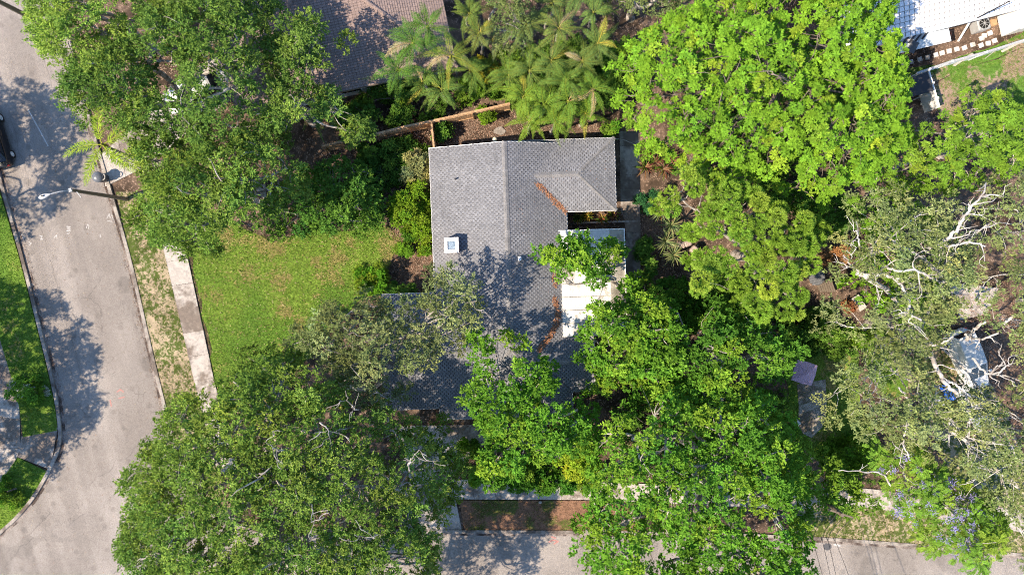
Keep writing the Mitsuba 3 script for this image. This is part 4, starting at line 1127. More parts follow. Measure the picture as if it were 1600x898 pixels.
for i, (x, y, lab) in enumerate([(612, 258, 'grey-green spiky plant left of the yellow shrub by the roof corner'), (625, 245, 'dark spiky plant in the shaded mulch bed'), (598, 272, 'low grey spiky plant in the shaded bed')]):
    sword_plant('rosette_plant', lab, x, y, 0.8, 0.8, 30, 120 + i, [(0.13, 0.19, 0.10), (0.10, 0.16, 0.06)], 0.06, (0.1, 1.2), parts=False)
for i, (x, y, lab, col) in enumerate([(917, 338, 'croton with yellow and orange leaves at the hip roof corner', (0.38, 0.30, 0.06)), (940, 342, 'croton with red and green leaves in the bed below the hip roof', (0.28, 0.12, 0.06)), (958, 336, 'dark red croton at the right end of the bed below the hip roof', (0.11, 0.05, 0.05)), (903, 341, 'green croton at the shaded left end of the bed', (0.12, 0.16, 0.03))]):
    sword_plant('croton', lab, x, y, 0.6, 0.55, 34, 130 + i, [col, (0.12, 0.18, 0.03), col, (0.4, 0.3, 0.1)], 0.11, (0.0, 1.3), parts=False)


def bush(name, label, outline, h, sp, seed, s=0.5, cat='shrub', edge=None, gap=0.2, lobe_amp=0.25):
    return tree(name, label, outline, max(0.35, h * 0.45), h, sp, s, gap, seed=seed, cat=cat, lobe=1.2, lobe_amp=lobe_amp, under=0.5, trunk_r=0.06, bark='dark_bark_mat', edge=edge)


bush('hedge', 'bright green hedge along the left side of the grey roof', [(612, 310), (640, 292), (668, 285), (676, 330), (678, 398), (668, 400), (655, 372), (640, 352), (615, 350), (605, 330)], 2.3, dict(SHRUB, col=(0.169, 0.312, 0.026), col2=(0.19, 0.29, 0.025)), 141, 0.55)
bush('shrub', 'yellow variegated shrub at the upper left roof corner', [(636, 250), (660, 238), (672, 250), (676, 285), (655, 292), (640, 285), (628, 270)], 1.9, dict(SHRUB, col=(0.325, 0.338, 0.130), col2=(0.34, 0.31, 0.14)), 142, 0.45)
bush('shrub', 'small round green shrub on the mulch near the chimney side', [(624, 384), (636, 377), (647, 383), (649, 395), (640, 402), (627, 398)], 0.9, dict(SHRUB, col=(0.130, 0.273, 0.026), L=0.12), 143, 0.35)
bush('shrub', 'small shrub just above the round one on the mulch', [(634, 358), (650, 355), (656, 368), (645, 378), (634, 372)], 0.9, dict(SHRUB, col=(0.091, 0.221, 0.026), L=0.12), 144, 0.35)
bush('hedge', 'square clipped bright hedge at the right end of the lawn', [(561, 420), (600, 415), (610, 424), (609, 455), (590, 462), (562, 458)], 1.5, dict(SHRUB, col=(0.130, 0.299, 0.023), col2=(0.2, 0.29, 0.03)), 145, 0.42, edge=0.4)
bush('hedge', 'low dark hedge along the roof edge below the mulch', [(612, 446), (652, 446), (654, 456), (612, 458)], 1.0, DEEP, 146, 0.35, edge=0.3)
bush('hedge', 'front hedge along the bottom walk', [(768, 725), (800, 715), (850, 722), (905, 728), (935, 735), (940, 760), (890, 764), (840, 762), (772, 755)], 1.5, dict(SHRUB, col=(0.085, 0.221, 0.026), L=0.17), 147, 0.5)
bush('shrub', 'small lime shrub beside the driveway', [(712, 684), (724, 678), (732, 690), (728, 704), (716, 705)], 1.0, dict(SHRUB, col=(0.182, 0.351, 0.026)), 148, 0.35)
bush('shrub', 'small shrub right of the driveway shrub', [(735, 695), (748, 692), (755, 705), (748, 716), (735, 712)], 0.8, SHRUB, 149, 0.35)
bush('shrub', 'lime shrub in the brown bed above the bottom walk', [(733, 728), (745, 722), (750, 740), (746, 756), (736, 752)], 0.9, dict(SHRUB, col=(0.156, 0.351, 0.026)), 150, 0.33)
bush('shrub', 'lime shrub nearest the brown bed edge', [(752, 724), (764, 720), (770, 732), (760, 738)], 0.8, dict(SHRUB, col=(0.182, 0.351, 0.026)), 151, 0.33)
bush('shrub', 'dark green bush beside the side path', [(1000, 306), (1012, 298), (1022, 308), (1020, 330), (1008, 335), (1000, 322)], 1.3, dict(DEEP, col=(0.05, 0.15, 0.05)), 152, 0.4)
bush('shrub', 'green plants right of the white flat roof', [(992, 385), (1010, 372), (1020, 400), (1018, 440), (1000, 440), (995, 410)], 1.2, DEEP, 153, 0.42)
bush('shrub', 'bright shrub between the hip roof and the palms', [(938, 198), (960, 190), (966, 205), (960, 216), (940, 214)], 1.8, dict(SHRUB, col=(0.130, 0.299, 0.026)), 154, 0.42)
bush('shrub', 'shrub with yellow leaves behind the timber fence', [(738, 92), (775, 95), (785, 120), (765, 140), (740, 135)], 2.2, dict(SHRUB, col=(0.156, 0.234, 0.039), col2=(0.36, 0.32, 0.03), mix2=0.35), 155, 0.5)
bush('shrub', 'green plants behind the timber fence, left of the palms', [(720, 128), (770, 132), (790, 150), (740, 160), (715, 160)], 1.6, SHRUB, 156, 0.45)
bush('shrub', 'small bright shrub below the end of the timber fence', [(752, 172), (768, 168), (776, 182), (766, 192), (754, 190)], 0.9, dict(SHRUB, col=(0.182, 0.325, 0.026)), 157, 0.35)
bush('shrub', 'shaded green plants in the nook between fence and roof corner', [(684, 195), (708, 200), (706, 222), (686, 228)], 0.8, DEEP, 158, 0.4)
bush('shrub', 'pale flowering plants on the grass strip at the left edge', [(20, 598), (50, 590), (72, 605), (60, 625), (30, 620)], 0.7, dict(SHRUB, col=(0.156, 0.312, 0.039), col2=(0.45, 0.5, 0.4), mix2=0.15), 159, 0.4)
bush('shrub', 'leafy plants on the lower grass corner at the left edge', [(0, 755), (30, 745), (48, 758), (35, 785), (5, 790)], 0.5, dict(SHRUB, col=(0.156, 0.312, 0.033)), 160, 0.4, gap=0.4)
bush('shrub', 'shaded shrubs left of the lawn bed under the oak', [(520, 290), (560, 285), (600, 300), (598, 340), (560, 352), (520, 345)], 1.8, DEEP, 161, 0.5)
bush('shrub', 'orange-brown bush under the pale oak, beside the round dark lid', [(1290, 388), (1306, 384), (1315, 404), (1318, 416), (1300, 418), (1290, 404)], 1.6, dict(SHRUB, col=(0.34, 0.20, 0.10), col2=(0.38, 0.26, 0.13)), 162, 0.4)
bush('shrub', 'orange-leaved plant beside the red pot', [(1312, 470), (1326, 466), (1330, 482), (1322, 500), (1314, 490)], 0.9, dict(SHRUB, col=(0.32, 0.13, 0.07), col2=(0.36, 0.2, 0.1)), 163, 0.35)
bush('shrub', 'green bushes beneath the glossy tree right of the flat roof', [(1020, 440), (1060, 430), (1090, 470), (1080, 520), (1030, 520)], 2.2, dict(SHRUB, col=(0.091, 0.208, 0.026)), 164, 0.5)
bush('shrub', 'green bushes in the garden below the umbrella path', [(1285, 690), (1330, 680), (1360, 700), (1340, 740), (1290, 740)], 1.4, dict(SHRUB, col=(0.130, 0.260, 0.026)), 165, 0.5, gap=0.35)
bush('shrub', 'bright bushes beside the lawn under the pale oaks', [(1320, 520), (1345, 505), (1350, 530), (1330, 545)], 1.3, dict(SHRUB, col=(0.156, 0.312, 0.026)), 166, 0.45)
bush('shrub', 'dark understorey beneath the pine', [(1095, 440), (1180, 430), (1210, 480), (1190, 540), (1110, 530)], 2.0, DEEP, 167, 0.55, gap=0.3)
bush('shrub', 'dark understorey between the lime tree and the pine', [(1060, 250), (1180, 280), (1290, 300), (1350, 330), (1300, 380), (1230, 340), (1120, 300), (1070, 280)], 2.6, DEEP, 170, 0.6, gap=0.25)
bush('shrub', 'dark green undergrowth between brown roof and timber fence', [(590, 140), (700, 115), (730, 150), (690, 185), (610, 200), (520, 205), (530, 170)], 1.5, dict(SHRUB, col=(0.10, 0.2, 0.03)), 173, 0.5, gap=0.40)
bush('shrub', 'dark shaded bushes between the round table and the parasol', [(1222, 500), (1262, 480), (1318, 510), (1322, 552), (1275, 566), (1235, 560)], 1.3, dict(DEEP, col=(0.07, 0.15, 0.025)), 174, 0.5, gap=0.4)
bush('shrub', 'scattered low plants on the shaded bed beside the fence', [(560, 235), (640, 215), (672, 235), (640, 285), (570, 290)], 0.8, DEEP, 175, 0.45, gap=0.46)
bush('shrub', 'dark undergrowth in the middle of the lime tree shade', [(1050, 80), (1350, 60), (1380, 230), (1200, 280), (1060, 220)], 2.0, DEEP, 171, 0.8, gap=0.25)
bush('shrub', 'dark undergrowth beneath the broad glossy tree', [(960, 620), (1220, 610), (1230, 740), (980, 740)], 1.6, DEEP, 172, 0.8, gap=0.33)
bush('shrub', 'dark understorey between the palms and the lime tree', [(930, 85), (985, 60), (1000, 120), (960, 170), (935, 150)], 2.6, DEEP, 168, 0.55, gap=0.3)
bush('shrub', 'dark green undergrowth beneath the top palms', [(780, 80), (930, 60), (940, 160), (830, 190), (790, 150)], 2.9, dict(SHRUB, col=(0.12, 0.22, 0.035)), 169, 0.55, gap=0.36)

# ------------------------------------------------------------------ grass and litter
def grass(name, label, pg, per, h, col, seed, dry=0.2, wide=0.032, drycol=(0.30, 0.25, 0.12), z=0.0, gap=0.0):
    rng = rs(seed)
    p = scatter(pg, int(pg.area * per), rng)
    g = meshkit.fbm(np.hstack([p * 0.9, np.full((len(p), 1), seed)]), 3, seed)
    p = p[g > gap]
    g = g[g > gap]
    n = len(p)
    b = np.hstack([p, np.full((n, 1), z)])
    d = unit(jit(n, rng) * [1, 1, 0] + [0, 0, 0.9])
    L = h * rng.uniform(0.5, 1.3, n)
    v, f = leaf_quads(b, d, unit(jit(n, rng) * [1, 1, 0.2]), L, np.full(n, wide), 0.1)
    c = tint(col, n, rng, 0.26, 0.14)
    dr_ = rng.rand(n) < dry * (0.4 + 2.2 * np.clip(g - 0.35, 0, 1))
    c[dr_] = tint(drycol, int(dr_.sum()), rng, 0.15, 0.05)
    k = numbered(name)
    scene[k] = mikit.ply(trimesh.Trimesh(v, f, process=False), 'dull_leaf_mat', color=np.repeat(c, 4, 0))
    labels[k] = {'label': label, 'category': 'grass', 'kind': 'stuff'}


grass('grass', 'mown green lawn between the left sidewalk and the house', west_lawn.buffer(0.12), 420, 0.10, (0.175, 0.295, 0.04), 1, 0.2)
grass('grass', 'patchy dry grass between the left street and the sidewalk', verge, 260, 0.09, (0.169, 0.234, 0.046), 2, 0.5, z=0.07, gap=0.38)
grass('grass', 'green grass strip left of the left street', left_grass, 420, 0.08, (0.130, 0.260, 0.026), 3, 0.08, z=0.07)
grass('grass', 'green grass corner at the lower left edge', left_grass_low, 420, 0.08, (0.130, 0.260, 0.026), 4, 0.08, z=0.07)
grass('grass', 'patchy back lawn at the top right', ne_lawn, 420, 0.08, (0.143, 0.260, 0.039), 5, 0.2, gap=0.42)
grass('grass', 'thin grass around the stepping stones', tile_yard, 420, 0.10, (0.117, 0.247, 0.039), 6, 0.2, gap=0.40)
grass('grass', 'garden lawn right of the glossy trees', garden_lawn, 300, 0.08, (0.156, 0.260, 0.026), 7, 0.1)
grass('grass', 'small bright lawn inside the curve of the grey trunk', inner_lawn, 350, 0.08, (0.195, 0.286, 0.026), 8, 0.1, z=0.03)
grass('grass', 'thin grass on the reddish verge of the cross street', red_verge, 220, 0.09, (0.156, 0.221, 0.039), 9, 0.3, z=0.07, gap=0.5, drycol=(0.30, 0.17, 0.10))
grass('grass', 'dry patchy grass on the verge below the violet-flowered tree', east_verge, 260, 0.09, (0.156, 0.221, 0.039), 10, 0.4, z=0.07, gap=0.45)


def litter(name, label, pg, per, seed, cols, size=0.1, z=0.01, holder=None, zf=None):
    rng = rs(seed)
    p = scatter(pg, int(pg.area * per), rng)
    n = len(p)
    zz = np.full(n, z) if zf is None else zf(p)
    b = np.column_stack([p, zz + rng.uniform(0, 0.03, n)])
    v, f = leaf_quads(b, jit(n, rng) * [1, 1, 0.2], unit(jit(n, rng) * 0.5 + [0, 0, 1]), size * rng.uniform(0.5, 1.3, n), size * rng.uniform(0.3, 0.6, n), 0.2)
    ci = rng.randint(len(cols), size=n)
    c = np.clip(np.array(cols)[ci] * (1 + rng.normal(0, 0.2, (n, 1))), 0.01, 0.6)
    sh_ = mikit.ply(trimesh.Trimesh(v, f, process=False), 'vertex_mat', color=np.repeat(c, 4, 0))
    if holder:
        part(holder, name, sh_, stuff=True)
    else:
        k = numbered(name)
        scene[k] = sh_
        labels[k] = {'label': label, 'category': 'leaf litter', 'kind': 'stuff'}


MULCH = [(0.34, 0.21, 0.15), (0.24, 0.135, 0.09), (0.40, 0.30, 0.23), (0.16, 0.09, 0.06)]
litter('leaf_litter', 'pinkish mulch and dry leaves between the lawn and the hedge', rough(poly([(600, 350), (650, 340), (680, 400), (680, 455), (600, 458), (612, 420), (620, 390)]), 0.2), 160, 1, MULCH)
litter('leaf_litter', 'dry leaves on the shaded bed below the timber fence', poly([(500, 240), (560, 225), (690, 185), (690, 230), (640, 300), (540, 300)]), 70, 2, MULCH + [(0.45, 0.33, 0.27)], 0.14)
litter('leaf_litter', 'dry leaves on the bed between the fence end and the roof', poly([(690, 195), (800, 165), (970, 200), (970, 222), (690, 235)]), 110, 3, MULCH)
litter('leaf_litter', 'brown mulch on the bed right of the side path', poly([(888, 330), (1005, 325), (1040, 300), (1050, 430), (1005, 430), (1000, 345), (890, 352)]), 110, 4, MULCH)
litter('leaf_litter', 'dark brown mulch in the front bed above the walk', poly([(715, 718), (770, 712), (930, 690), (945, 750), (715, 752)]), 90, 5, MULCH)
litter('leaf_litter', 'fallen leaves along the right gutter of the left street', LineString(right_kerb[10:48]).parallel_offset(0.35, 'right').buffer(0.18), 120, 6, [(0.16, 0.10, 0.07), (0.26, 0.18, 0.12)], 0.07, 0.02)
litter('leaf_litter', 'fallen leaves along the left gutter of the left street', LineString(left_kerb[10:40]).parallel_offset(0.33, 'left').buffer(0.18), 120, 7, [(0.14, 0.09, 0.07), (0.24, 0.16, 0.12)], 0.07, 0.02)
litter('leaf_litter', 'reddish leaves on the verge of the cross street', red_verge, 120, 8, [(0.30, 0.17, 0.11), (0.2, 0.12, 0.07)], 0.08, 0.08)
litter('leaf_litter', 'scattered dry leaves on the mown lawn', west_lawn, 7, 10, [(0.34, 0.24, 0.13), (0.25, 0.15, 0.08), (0.42, 0.34, 0.2)], 0.12, 0.06)
litter('leaf_litter', 'scattered dry leaves along the left street', road.intersection(poly([(0, 0), (300, 0), (300, 898), (0, 898)])), 2.2, 11, [(0.2, 0.14, 0.09), (0.4, 0.33, 0.22), (0.28, 0.16, 0.1)], 0.09, 0.006)
litter('leaf_litter', 'brown leaves on the ground beneath the pale oaks', poly([(1440, 470), (1600, 430), (1640, 700), (1500, 700), (1440, 560)]), 60, 9, MULCH, 0.12, 0.03)


def roof_zf(p):
    d = p - HO
    u, v = d[:, 0] * math.cos(TH) + d[:, 1] * math.sin(TH), -d[:, 0] * math.sin(TH) + d[:, 1] * math.cos(TH)
    z = roof_z(u, v)
    flat = (u > ua) & (u < uc) & (v > vb) & (v < va)
    return np.where(flat, np.maximum(z, za - (za - zb) * (u - ua) / (ub - ua)), z) + 0.02


ORANGE = [(0.36, 0.17, 0.085), (0.28, 0.125, 0.07), (0.42, 0.22, 0.12)]
for i, (pts, w, per) in enumerate([([(840, 290), (852, 300), (868, 316), (886, 331)], 0.13, 420), ([(866, 466), (868, 478)], 0.14, 420), ([(866, 430), (868, 445)], 0.15, 300), ([(872, 488), (870, 505), (860, 522), (842, 545)], 0.15, 520)]):
    litter('dry_leaves', '', rough(LineString(PP(pts, 3.1)).buffer(w * 1.25), 0.1, 2, 0.15), per, 20 + i, ORANGE, 0.12, holder=house, zf=roof_zf)
litter('dry_leaves', '', poly([(800, 300), (960, 230), (960, 320), (880, 500), (800, 500)], 3.2).intersection(poly([(690, 225), (958, 218), (960, 325), (884, 330), (862, 500), (690, 500)], 3.2)), 3, 25, ORANGE, 0.06, holder=house, zf=roof_zf)
# ================================================================== STREET FURNITURE AND THINGS
def up_from(px, py, base):
    """Height at which a vertical pole standing at base passes through a point of the picture."""
    b = P(*base, 0)
    r0, r1 = np.linalg.norm(b[:2]), np.linalg.norm(P(px, py, 0)[:2])
    return CAM_H * (1 - r0 / r1)


# street lamp on the right kerb
k = thing('street_lamp', 'street lamp on a brown pole, its arm and pale lamp head over the left street', 'street lamp')
b = P(199, 311, 0)
zt = 6.2
top = np.array([b[0], b[1], zt])
part(k, 'pole', MB().add(*tube([b - [0, 0, 0.2], b + [0, 0, 3], top], [0.15, 0.125, 0.10], 12)).out('pole_mat', smooth=50))
hd = P(76, 304, 6.75)
arm = smooth_line([top - [0, 0, 0.15], top + (hd - top) * 0.3 + [0, 0, 0.15], hd + (top - hd) * 0.1 + [0, 0, 0.05], hd], 5)
part(k, 'arm', MB().add(*tube(arm, 0.035, 8)).out('lamp_metal', smooth=50))
t = unit((hd - top) * [1, 1, 0])
s = np.array([-t[1], t[0], 0])
sec = []
for x, w, h in ((-0.1, 0.05, 0.05), (0.1, 0.11, 0.08), (0.3, 0.155, 0.10), (0.5, 0.14, 0.08), (0.62, 0.06, 0.05)):
    sec.append([hd + t * x + s * w * math.cos(a) + np.array([0, 0, h * math.sin(a)]) for a in np.arange(10) * math.pi / 5])
hm = trimesh.convex.convex_hull(np.array(sec).reshape(-1, 3))
hk = part(k, 'lamp_head', MB().add(hm.vertices, hm.faces).out('lamp_metal', smooth=50))
scene[hk + '__photocell'] = MB().add(*tube([hd + t * 0.3 + [0, 0, 0.09], hd + t * 0.3 + [0, 0, 0.2]], 0.05, 10)).out('dark_plastic')
scene[hk + '__lens'] = MB().add(*box(hd + t * 0.42 - [0, 0, 0.1], (0.4, 0.22, 0.06), math.atan2(t[1], t[0]), 0.02)).out('lens_glass')
br = MB().add(*beam(top + [0, 0, -0.5] - s * 0.12, top + [0, 0, -0.5] + s * 0.5 + t * -0.2, 0.05, 0.05)).add(*box(top + [0, 0, -0.02], (0.22, 0.22, 0.1), 0.3, 0.02))
part(k, 'bracket', br.out('lamp_metal'))

# wooden pole at the top left corner
k = thing('utility_pole', 'tall brown wooden pole leaning into the top left corner', 'utility pole')
b = P(128, 68, 0)
part(k, 'pole', MB().add(*tube([b - [0, 0, 0.2], b + [0, 0, 4.5], b + [0, 0, 9.2]], [0.17, 0.15, 0.12], 12)).out('pole_mat', smooth=50))
part(k, 'crossarm', MB().add(*beam(b + [-1, 0.3, 8.9], b + [1, -0.3, 8.9], 0.1, 0.12)).out('pole_mat'))

# overhead wires at the bottom right, from a pole hidden in the glossy tree
k = thing('utility_pole', 'wooden pole among the leaves of the light green tree, carrying the wires', 'utility pole')
pb = P(1236, 742, 0)
part(k, 'pole', MB().add(*tube([pb - [0, 0, 0.2], pb + [0, 0, 4], pb + [0, 0, 7.6]], [0.16, 0.14, 0.12], 10)).out('pole_mat', smooth=50))
part(k, 'crossarm', MB().add(*beam(pb + [-0.75, 0.25, 7.3], pb + [0.75, -0.25, 7.3], 0.1, 0.12)).out('pole_mat'))
for i, (xa, xb, o, wh) in enumerate([(1271, 1285, -0.7, 'first'), (1286, 1297, -0.25, 'second'), (1295, 1306, 0.2, 'third'), (1306, 1326, 0.7, 'fourth')]):
    A, B = P(xa, 842, 6.9), P(xb, 898, 6.9)
    d = unit(B - A)
    far = B + d * 22
    st = pb + [o, -0.25 * o / 0.7, 7.38]
    line = smooth_line([st, A + [0, 0, -0.05], B, far + [0, 0, 0.8]], 8)
    kk = thing('overhead_wire', f'{wh} from the left of the four overhead wires crossing the street at the bottom right', 'wire')
    scene[kk] = MB().add(*tube(line, 0.016, 5)).out('wire_mat')

# paint on the streets: thin sheets
pm = MB()
for (x, y, pts) in [(33, 372, [(-5, -3), (0, -6), (5, -2), (2, 3), (-4, 2), (-2, -2), (4, 0)]), (47, 380, [(-2, -2), (2, 0), (-1, 3)]), (64, 371, [(-2, -3), (2, -2), (0, 1), (3, 3), (-1, 3)]),
                    (87, 369, [(-2, 2), (2, -2), (1, 2)]), (107, 357, [(-3, -3), (3, -3), (-2, 0), (3, 1), (-3, 4), (3, 4)]), (107, 365, [(-2, 0), (2, -1)]), (137, 353, [(-2, 3), (0, -3), (2, 0), (1, 4)]),
                    (171, 338, [(-4, 3), (0, -4), (1, 2), (4, -2), (5, 3)]), (171, 345, [(-3, 0), (4, 1)]), (157, 368, [(-1, -3), (0, 3)])]:
    ln = LineString(PP([(x + a, y + b_) for a, b_ in pts])).buffer(0.022)
    q = prism(ln, 0.001, 0.004)
    pm.add(np.vstack(q.v), q.f[0] if len(q.f) == 1 else np.vstack(q.f))
struct('road_marks', pm.out('chalk_mat'))
struct('road_line', prism(LineString(PP([(44, 172), (52, 186), (62, 204), (75, 228)])).buffer(0.04), 0.001, 0.004).out('chalk_mat'))
struct('road_line', prism(LineString(PP([(1304, 850), (1312, 852)])).buffer(0.07), 0.001, 0.004).out('chalk_mat'))
fm = MB()
for pts in ([(858, 846), (864, 843), (872, 845), (866, 849)], [(862, 838), (868, 840)]):
    fm_ = prism(LineString(PP(pts)).buffer(0.05), 0.001, 0.004)
    fm.add(np.vstack(fm_.v), np.vstack(fm_.f))
for pts in ([(183, 612), (188, 608), (193, 612)], [(172, 625), (174, 634)], [(186, 622), (194, 620)]):
    fm_ = prism(LineString(PP(pts)).buffer(0.04), 0.001, 0.004)
    fm.add(np.vstack(fm_.v), np.vstack(fm_.f))
struct('road_marks', fm.out('faded_red'))
c = P(1293, 853, 0)
struct('road_patch', prism(Point(c[:2]).buffer(0.28), 0.001, 0.005).out('dark_table'))

# rolling bin beside the street
k = thing('litter_bin', 'dark grey bin with a domed lid at the kerb, beside the driveway', 'bin')
c = P(165, 279, 0)
rm = trimesh.creation.revolve(np.array([(0.0, 0.0), (0.27, 0.0), (0.33, 0.5), (0.34, 0.85), (0.0, 0.85)]), sections=20)
part(k, 'body', MB().add(rm.vertices + c, rm.faces).out('dark_plastic', smooth=40))
a = np.linspace(0, math.pi / 2, 8)
rm = trimesh.creation.revolve(np.vstack([[(0.37, 0.84), (0.385, 0.88)], np.stack([0.38 * np.cos(a), 0.9 + 0.26 * np.sin(a)], 1)]), sections=24)
part(k, 'lid', MB().add(rm.vertices + c, rm.faces).out(rough_mat((0.13, 0.14, 0.16), 0.3, 0.5), smooth=40))
part(k, 'handle', MB().add(*tube(smooth_line([c + [0.28, -0.2, 0.85], c + [0.5, -0.12, 0.95], c + [0.5, 0.12, 0.95], c + [0.28, 0.2, 0.85]]), 0.03, 6)).out('pale_board'))


# cars
def car(name, label, px, py, ang, L, Wd, H, body, kind='sedan', tz=0.0):
    k = thing(name, label, 'car' if kind != 'van' else 'van')
    o = P(px, py, 0)
    ca, sa = math.cos(ang), math.sin(ang)
    put = lambda v: np.stack([o[0] + v[:, 0] * ca - v[:, 1] * sa, o[1] + v[:, 0] * sa + v[:, 1] * ca, v[:, 2] + tz], -1)

    def hull(pts, mat, nm, sm=35, holder=k):
        h = trimesh.convex.convex_hull(np.array(pts, float))
        return part(holder, nm, MB().add(put(np.array(h.vertices)), h.faces).out(mat, smooth=sm)) if holder == k else None

    hx, hy = L / 2, Wd / 2
    belt = 0.92 if kind != 'van' else 1.05
    pts = []
    for x, w, z0, z1 in ((-hx, 0.72, 0.42, belt * 0.82), (-hx + 0.12, 0.86, 0.3, belt * 0.92), (-hx + 0.5, 0.97, 0.22, belt), (0, 1.0, 0.2, belt), (hx - 1.1, 0.97, 0.22, belt * 0.97), (hx - 0.35, 0.88, 0.25, belt * 0.84), (hx - 0.05, 0.7, 0.34, belt * 0.72), (hx, 0.55, 0.42, belt * 0.6)):
        for s in (-1, 1):
            pts += [(x, s * hy * w, z0 + 0.18), (x, s * hy * w, z1 - 0.16), (x, s * hy * (w - 0.09), z1), (x, s * hy * (w - 0.08), z0)]
    hull(pts, body, 'body')
    fx, rx = (0.30 * L * 0.62, -0.42 * L) if kind == 'sedan' else (0.31 * L, -0.47 * L)
    ft, rt = (fx - 0.85, rx + 0.75) if kind == 'sedan' else (fx - 1.15, rx + 0.12)
    wy, ry = hy * 0.88, hy * 0.68 if kind == 'sedan' else hy * 0.78
    pts = []
    for s in (-1, 1):
        pts += [(fx, s * wy * 0.92, belt - 0.03), (rx, s * wy * 0.92, belt - 0.03), (0, s * wy, belt - 0.03), (ft, s * ry * 0.93, H - 0.04), (rt, s * ry * 0.93, H - 0.05), (ft - 0.2, s * ry * 0.9, H), (rt + 0.2, s * ry * 0.9, H), ((ft + rt) / 2, s * ry, H - 0.04)]
    hull(pts, body, 'cabin')

    def pane(q, nm, grow=0.006):
        q = np.array(q, float)
        n = np.cross(q[1] - q[0], q[2] - q[0])
        n = unit(n) * np.sign(n @ (q.mean(0) - [(fx + rx) / 2, 0, belt])) * grow
        part(k, nm, MB().add(put(np.vstack([q + n * 2, q - n * 4])), [[0, 1, 2], [0, 2, 3], [4, 6, 5], [4, 7, 6], [0, 4, 5], [0, 5, 1], [1, 5, 6], [1, 6, 2], [2, 6, 7], [2, 7, 3], [3, 7, 4], [3, 4, 0]]).out('window_glass'))

    def lerp(a, b, t):
        return np.array(a) * (1 - t) + np.array(b) * t
    A, B, C_, D = (fx, -wy * 0.92, belt), (fx, wy * 0.92, belt), (ft, ry * 0.93, H - 0.04), (ft, -ry * 0.93, H - 0.04)
    g = lambda u, v: lerp(lerp(A, B, u), lerp(D, C_, u), v)
    if kind == 'van':
        pane([g(0.06, 0.1), g(0.47, 0.1), g(0.47, 0.9), g(0.06, 0.9)], 'windscreen')
        pane([g(0.53, 0.1), g(0.94, 0.1), g(0.94, 0.9), g(0.53, 0.9)], 'windscreen')
    else:
        pane([g(0.07, 0.08), g(0.93, 0.08), g(0.93, 0.92), g(0.07, 0.92)], 'windscreen')
    A, B, C_, D = (rx, -wy * 0.92, belt), (rx, wy * 0.92, belt), (rt, ry * 0.93, H - 0.05), (rt, -ry * 0.93, H - 0.05)
    pane([g(0.08, 0.12), g(0.92, 0.12), g(0.92, 0.9), g(0.08, 0.9)], 'rear_window')
    for s in (-1, 1):
        for x0, x1, y0, y1 in () if kind == 'van' else ((fx - 0.15, 0.05, ft - 0.1, 0.05), (-0.05, rx + 0.3, -0.05, rt + 0.05)):
            q = [(x0, s * wy * 0.965, belt + 0.06), (x1, s * wy * 0.985, belt + 0.06), (y1, s * (ry + 0.03), H - 0.12), (y0, s * (ry + 0.01), H - 0.12)]
            pane(q, 'side_window', 0.012)
        for x in (hx - 0.85, -hx + 0.85):
            cy = np.array([x, s * (hy - 0.12), 0.32])
            v, f = tube([cy - [0, 0.11 * s, 0], cy + [0, 0.12 * s, 0]], [0.32, 0.31], 18)
            wk = part(k, 'wheel', MB().add(put(v), f).out('rubber', smooth=50))
            v, f = tube([cy + [0, 0.10 * s, 0], cy + [0, 0.128 * s, 0]], [0.2, 0.18], 12)
            scene[wk + '__rim'] = MB().add(put(v), f).out('steel_mat')
        v, f = box((fx - 0.25, s * (hy + 0.06), belt + 0.08), (0.16, 0.2, 0.14), 0, 0.03)
        part(k, 'mirror', MB().add(put(v), f).out(body))
        v, f = box((hx - 0.14, s * hy * 0.62, belt * 0.66), (0.22, 0.32, 0.12), 0, 0.03)
        part(k, 'headlight', MB().add(put(v), f).out('lens_glass'))
        v, f = box((-hx + 0.05, s * hy * 0.66, belt * 0.76), (0.1, 0.3, 0.14), 0, 0.03)
        part(k, 'tail_light', MB().add(put(v), f).out('tail_glass'))
    return k


car('parked_car', 'black car parked at the left edge against the kerb', -3, 219, math.radians(106), 4.3, 1.75, 1.45, 'car_black')
car('parked_car', 'white car in the driveway half hidden under the dark oak', 314, 146, math.radians(205), 4.6, 1.8, 1.5, 'car_white')
car('parked_van', 'pale van with a two-pane windscreen parked under the pale oaks', 1502, 560, math.radians(-66), 4.4, 1.7, 1.75, 'car_white', 'van')
car('parked_car', 'pale grey car with dark windscreen below the van, under the pale oaks', 1515, 632, math.radians(-60), 3.4, 1.6, 1.45, 'car_grey')

# timber fence with its side arm
k = thing('timber_fence', 'orange-brown timber fence between the neighbour and the mulch bed', 'fence')
FP = [P(x, y, 0)[:2] for x, y in ((515, 236), (545, 229), (606, 215), (642, 206), (690, 196), (740, 185), (797, 172))]
FH = 2.0
bm, rg = MB(), rs(5)
for a, b in zip(FP[:-1], FP[1:]):
    L = np.linalg.norm(b - a)
    ang = math.atan2(*(b - a)[::-1])
    n = int(L / 0.15)
    for i in range(n):
        q = a + (b - a) * (i + 0.5) / n
        bm.add(*box([*q, FH / 2 + rg.uniform(-0.01, 0.01)], (0.142, 0.022, FH), ang))
    nrm = np.array([math.sin(ang), -math.cos(ang), 0])
    for z in (0.35, FH - 0.3):
        part(k, 'rail', MB().add(*beam(np.append(a, z) + nrm * 0.036, np.append(b, z) + nrm * 0.036, 0.045, 0.09)).out('wood_mat'))
    part(k, 'cap', MB().add(*beam(np.append(a, FH + 0.03), np.append(b, FH + 0.03), 0.13, 0.035)).out('wood_mat'))
    part(k, 'post', MB().add(*box([*(a + nrm[:2] * 0.06), FH / 2], (0.1, 0.1, FH - 0.01), ang, 0.008)).out('wood_mat'))
part(k, 'boards', bm.out('wood_mat'), stuff=True)
k = thing('timber_fence', 'short timber fence from the long fence to the roof corner', 'fence')
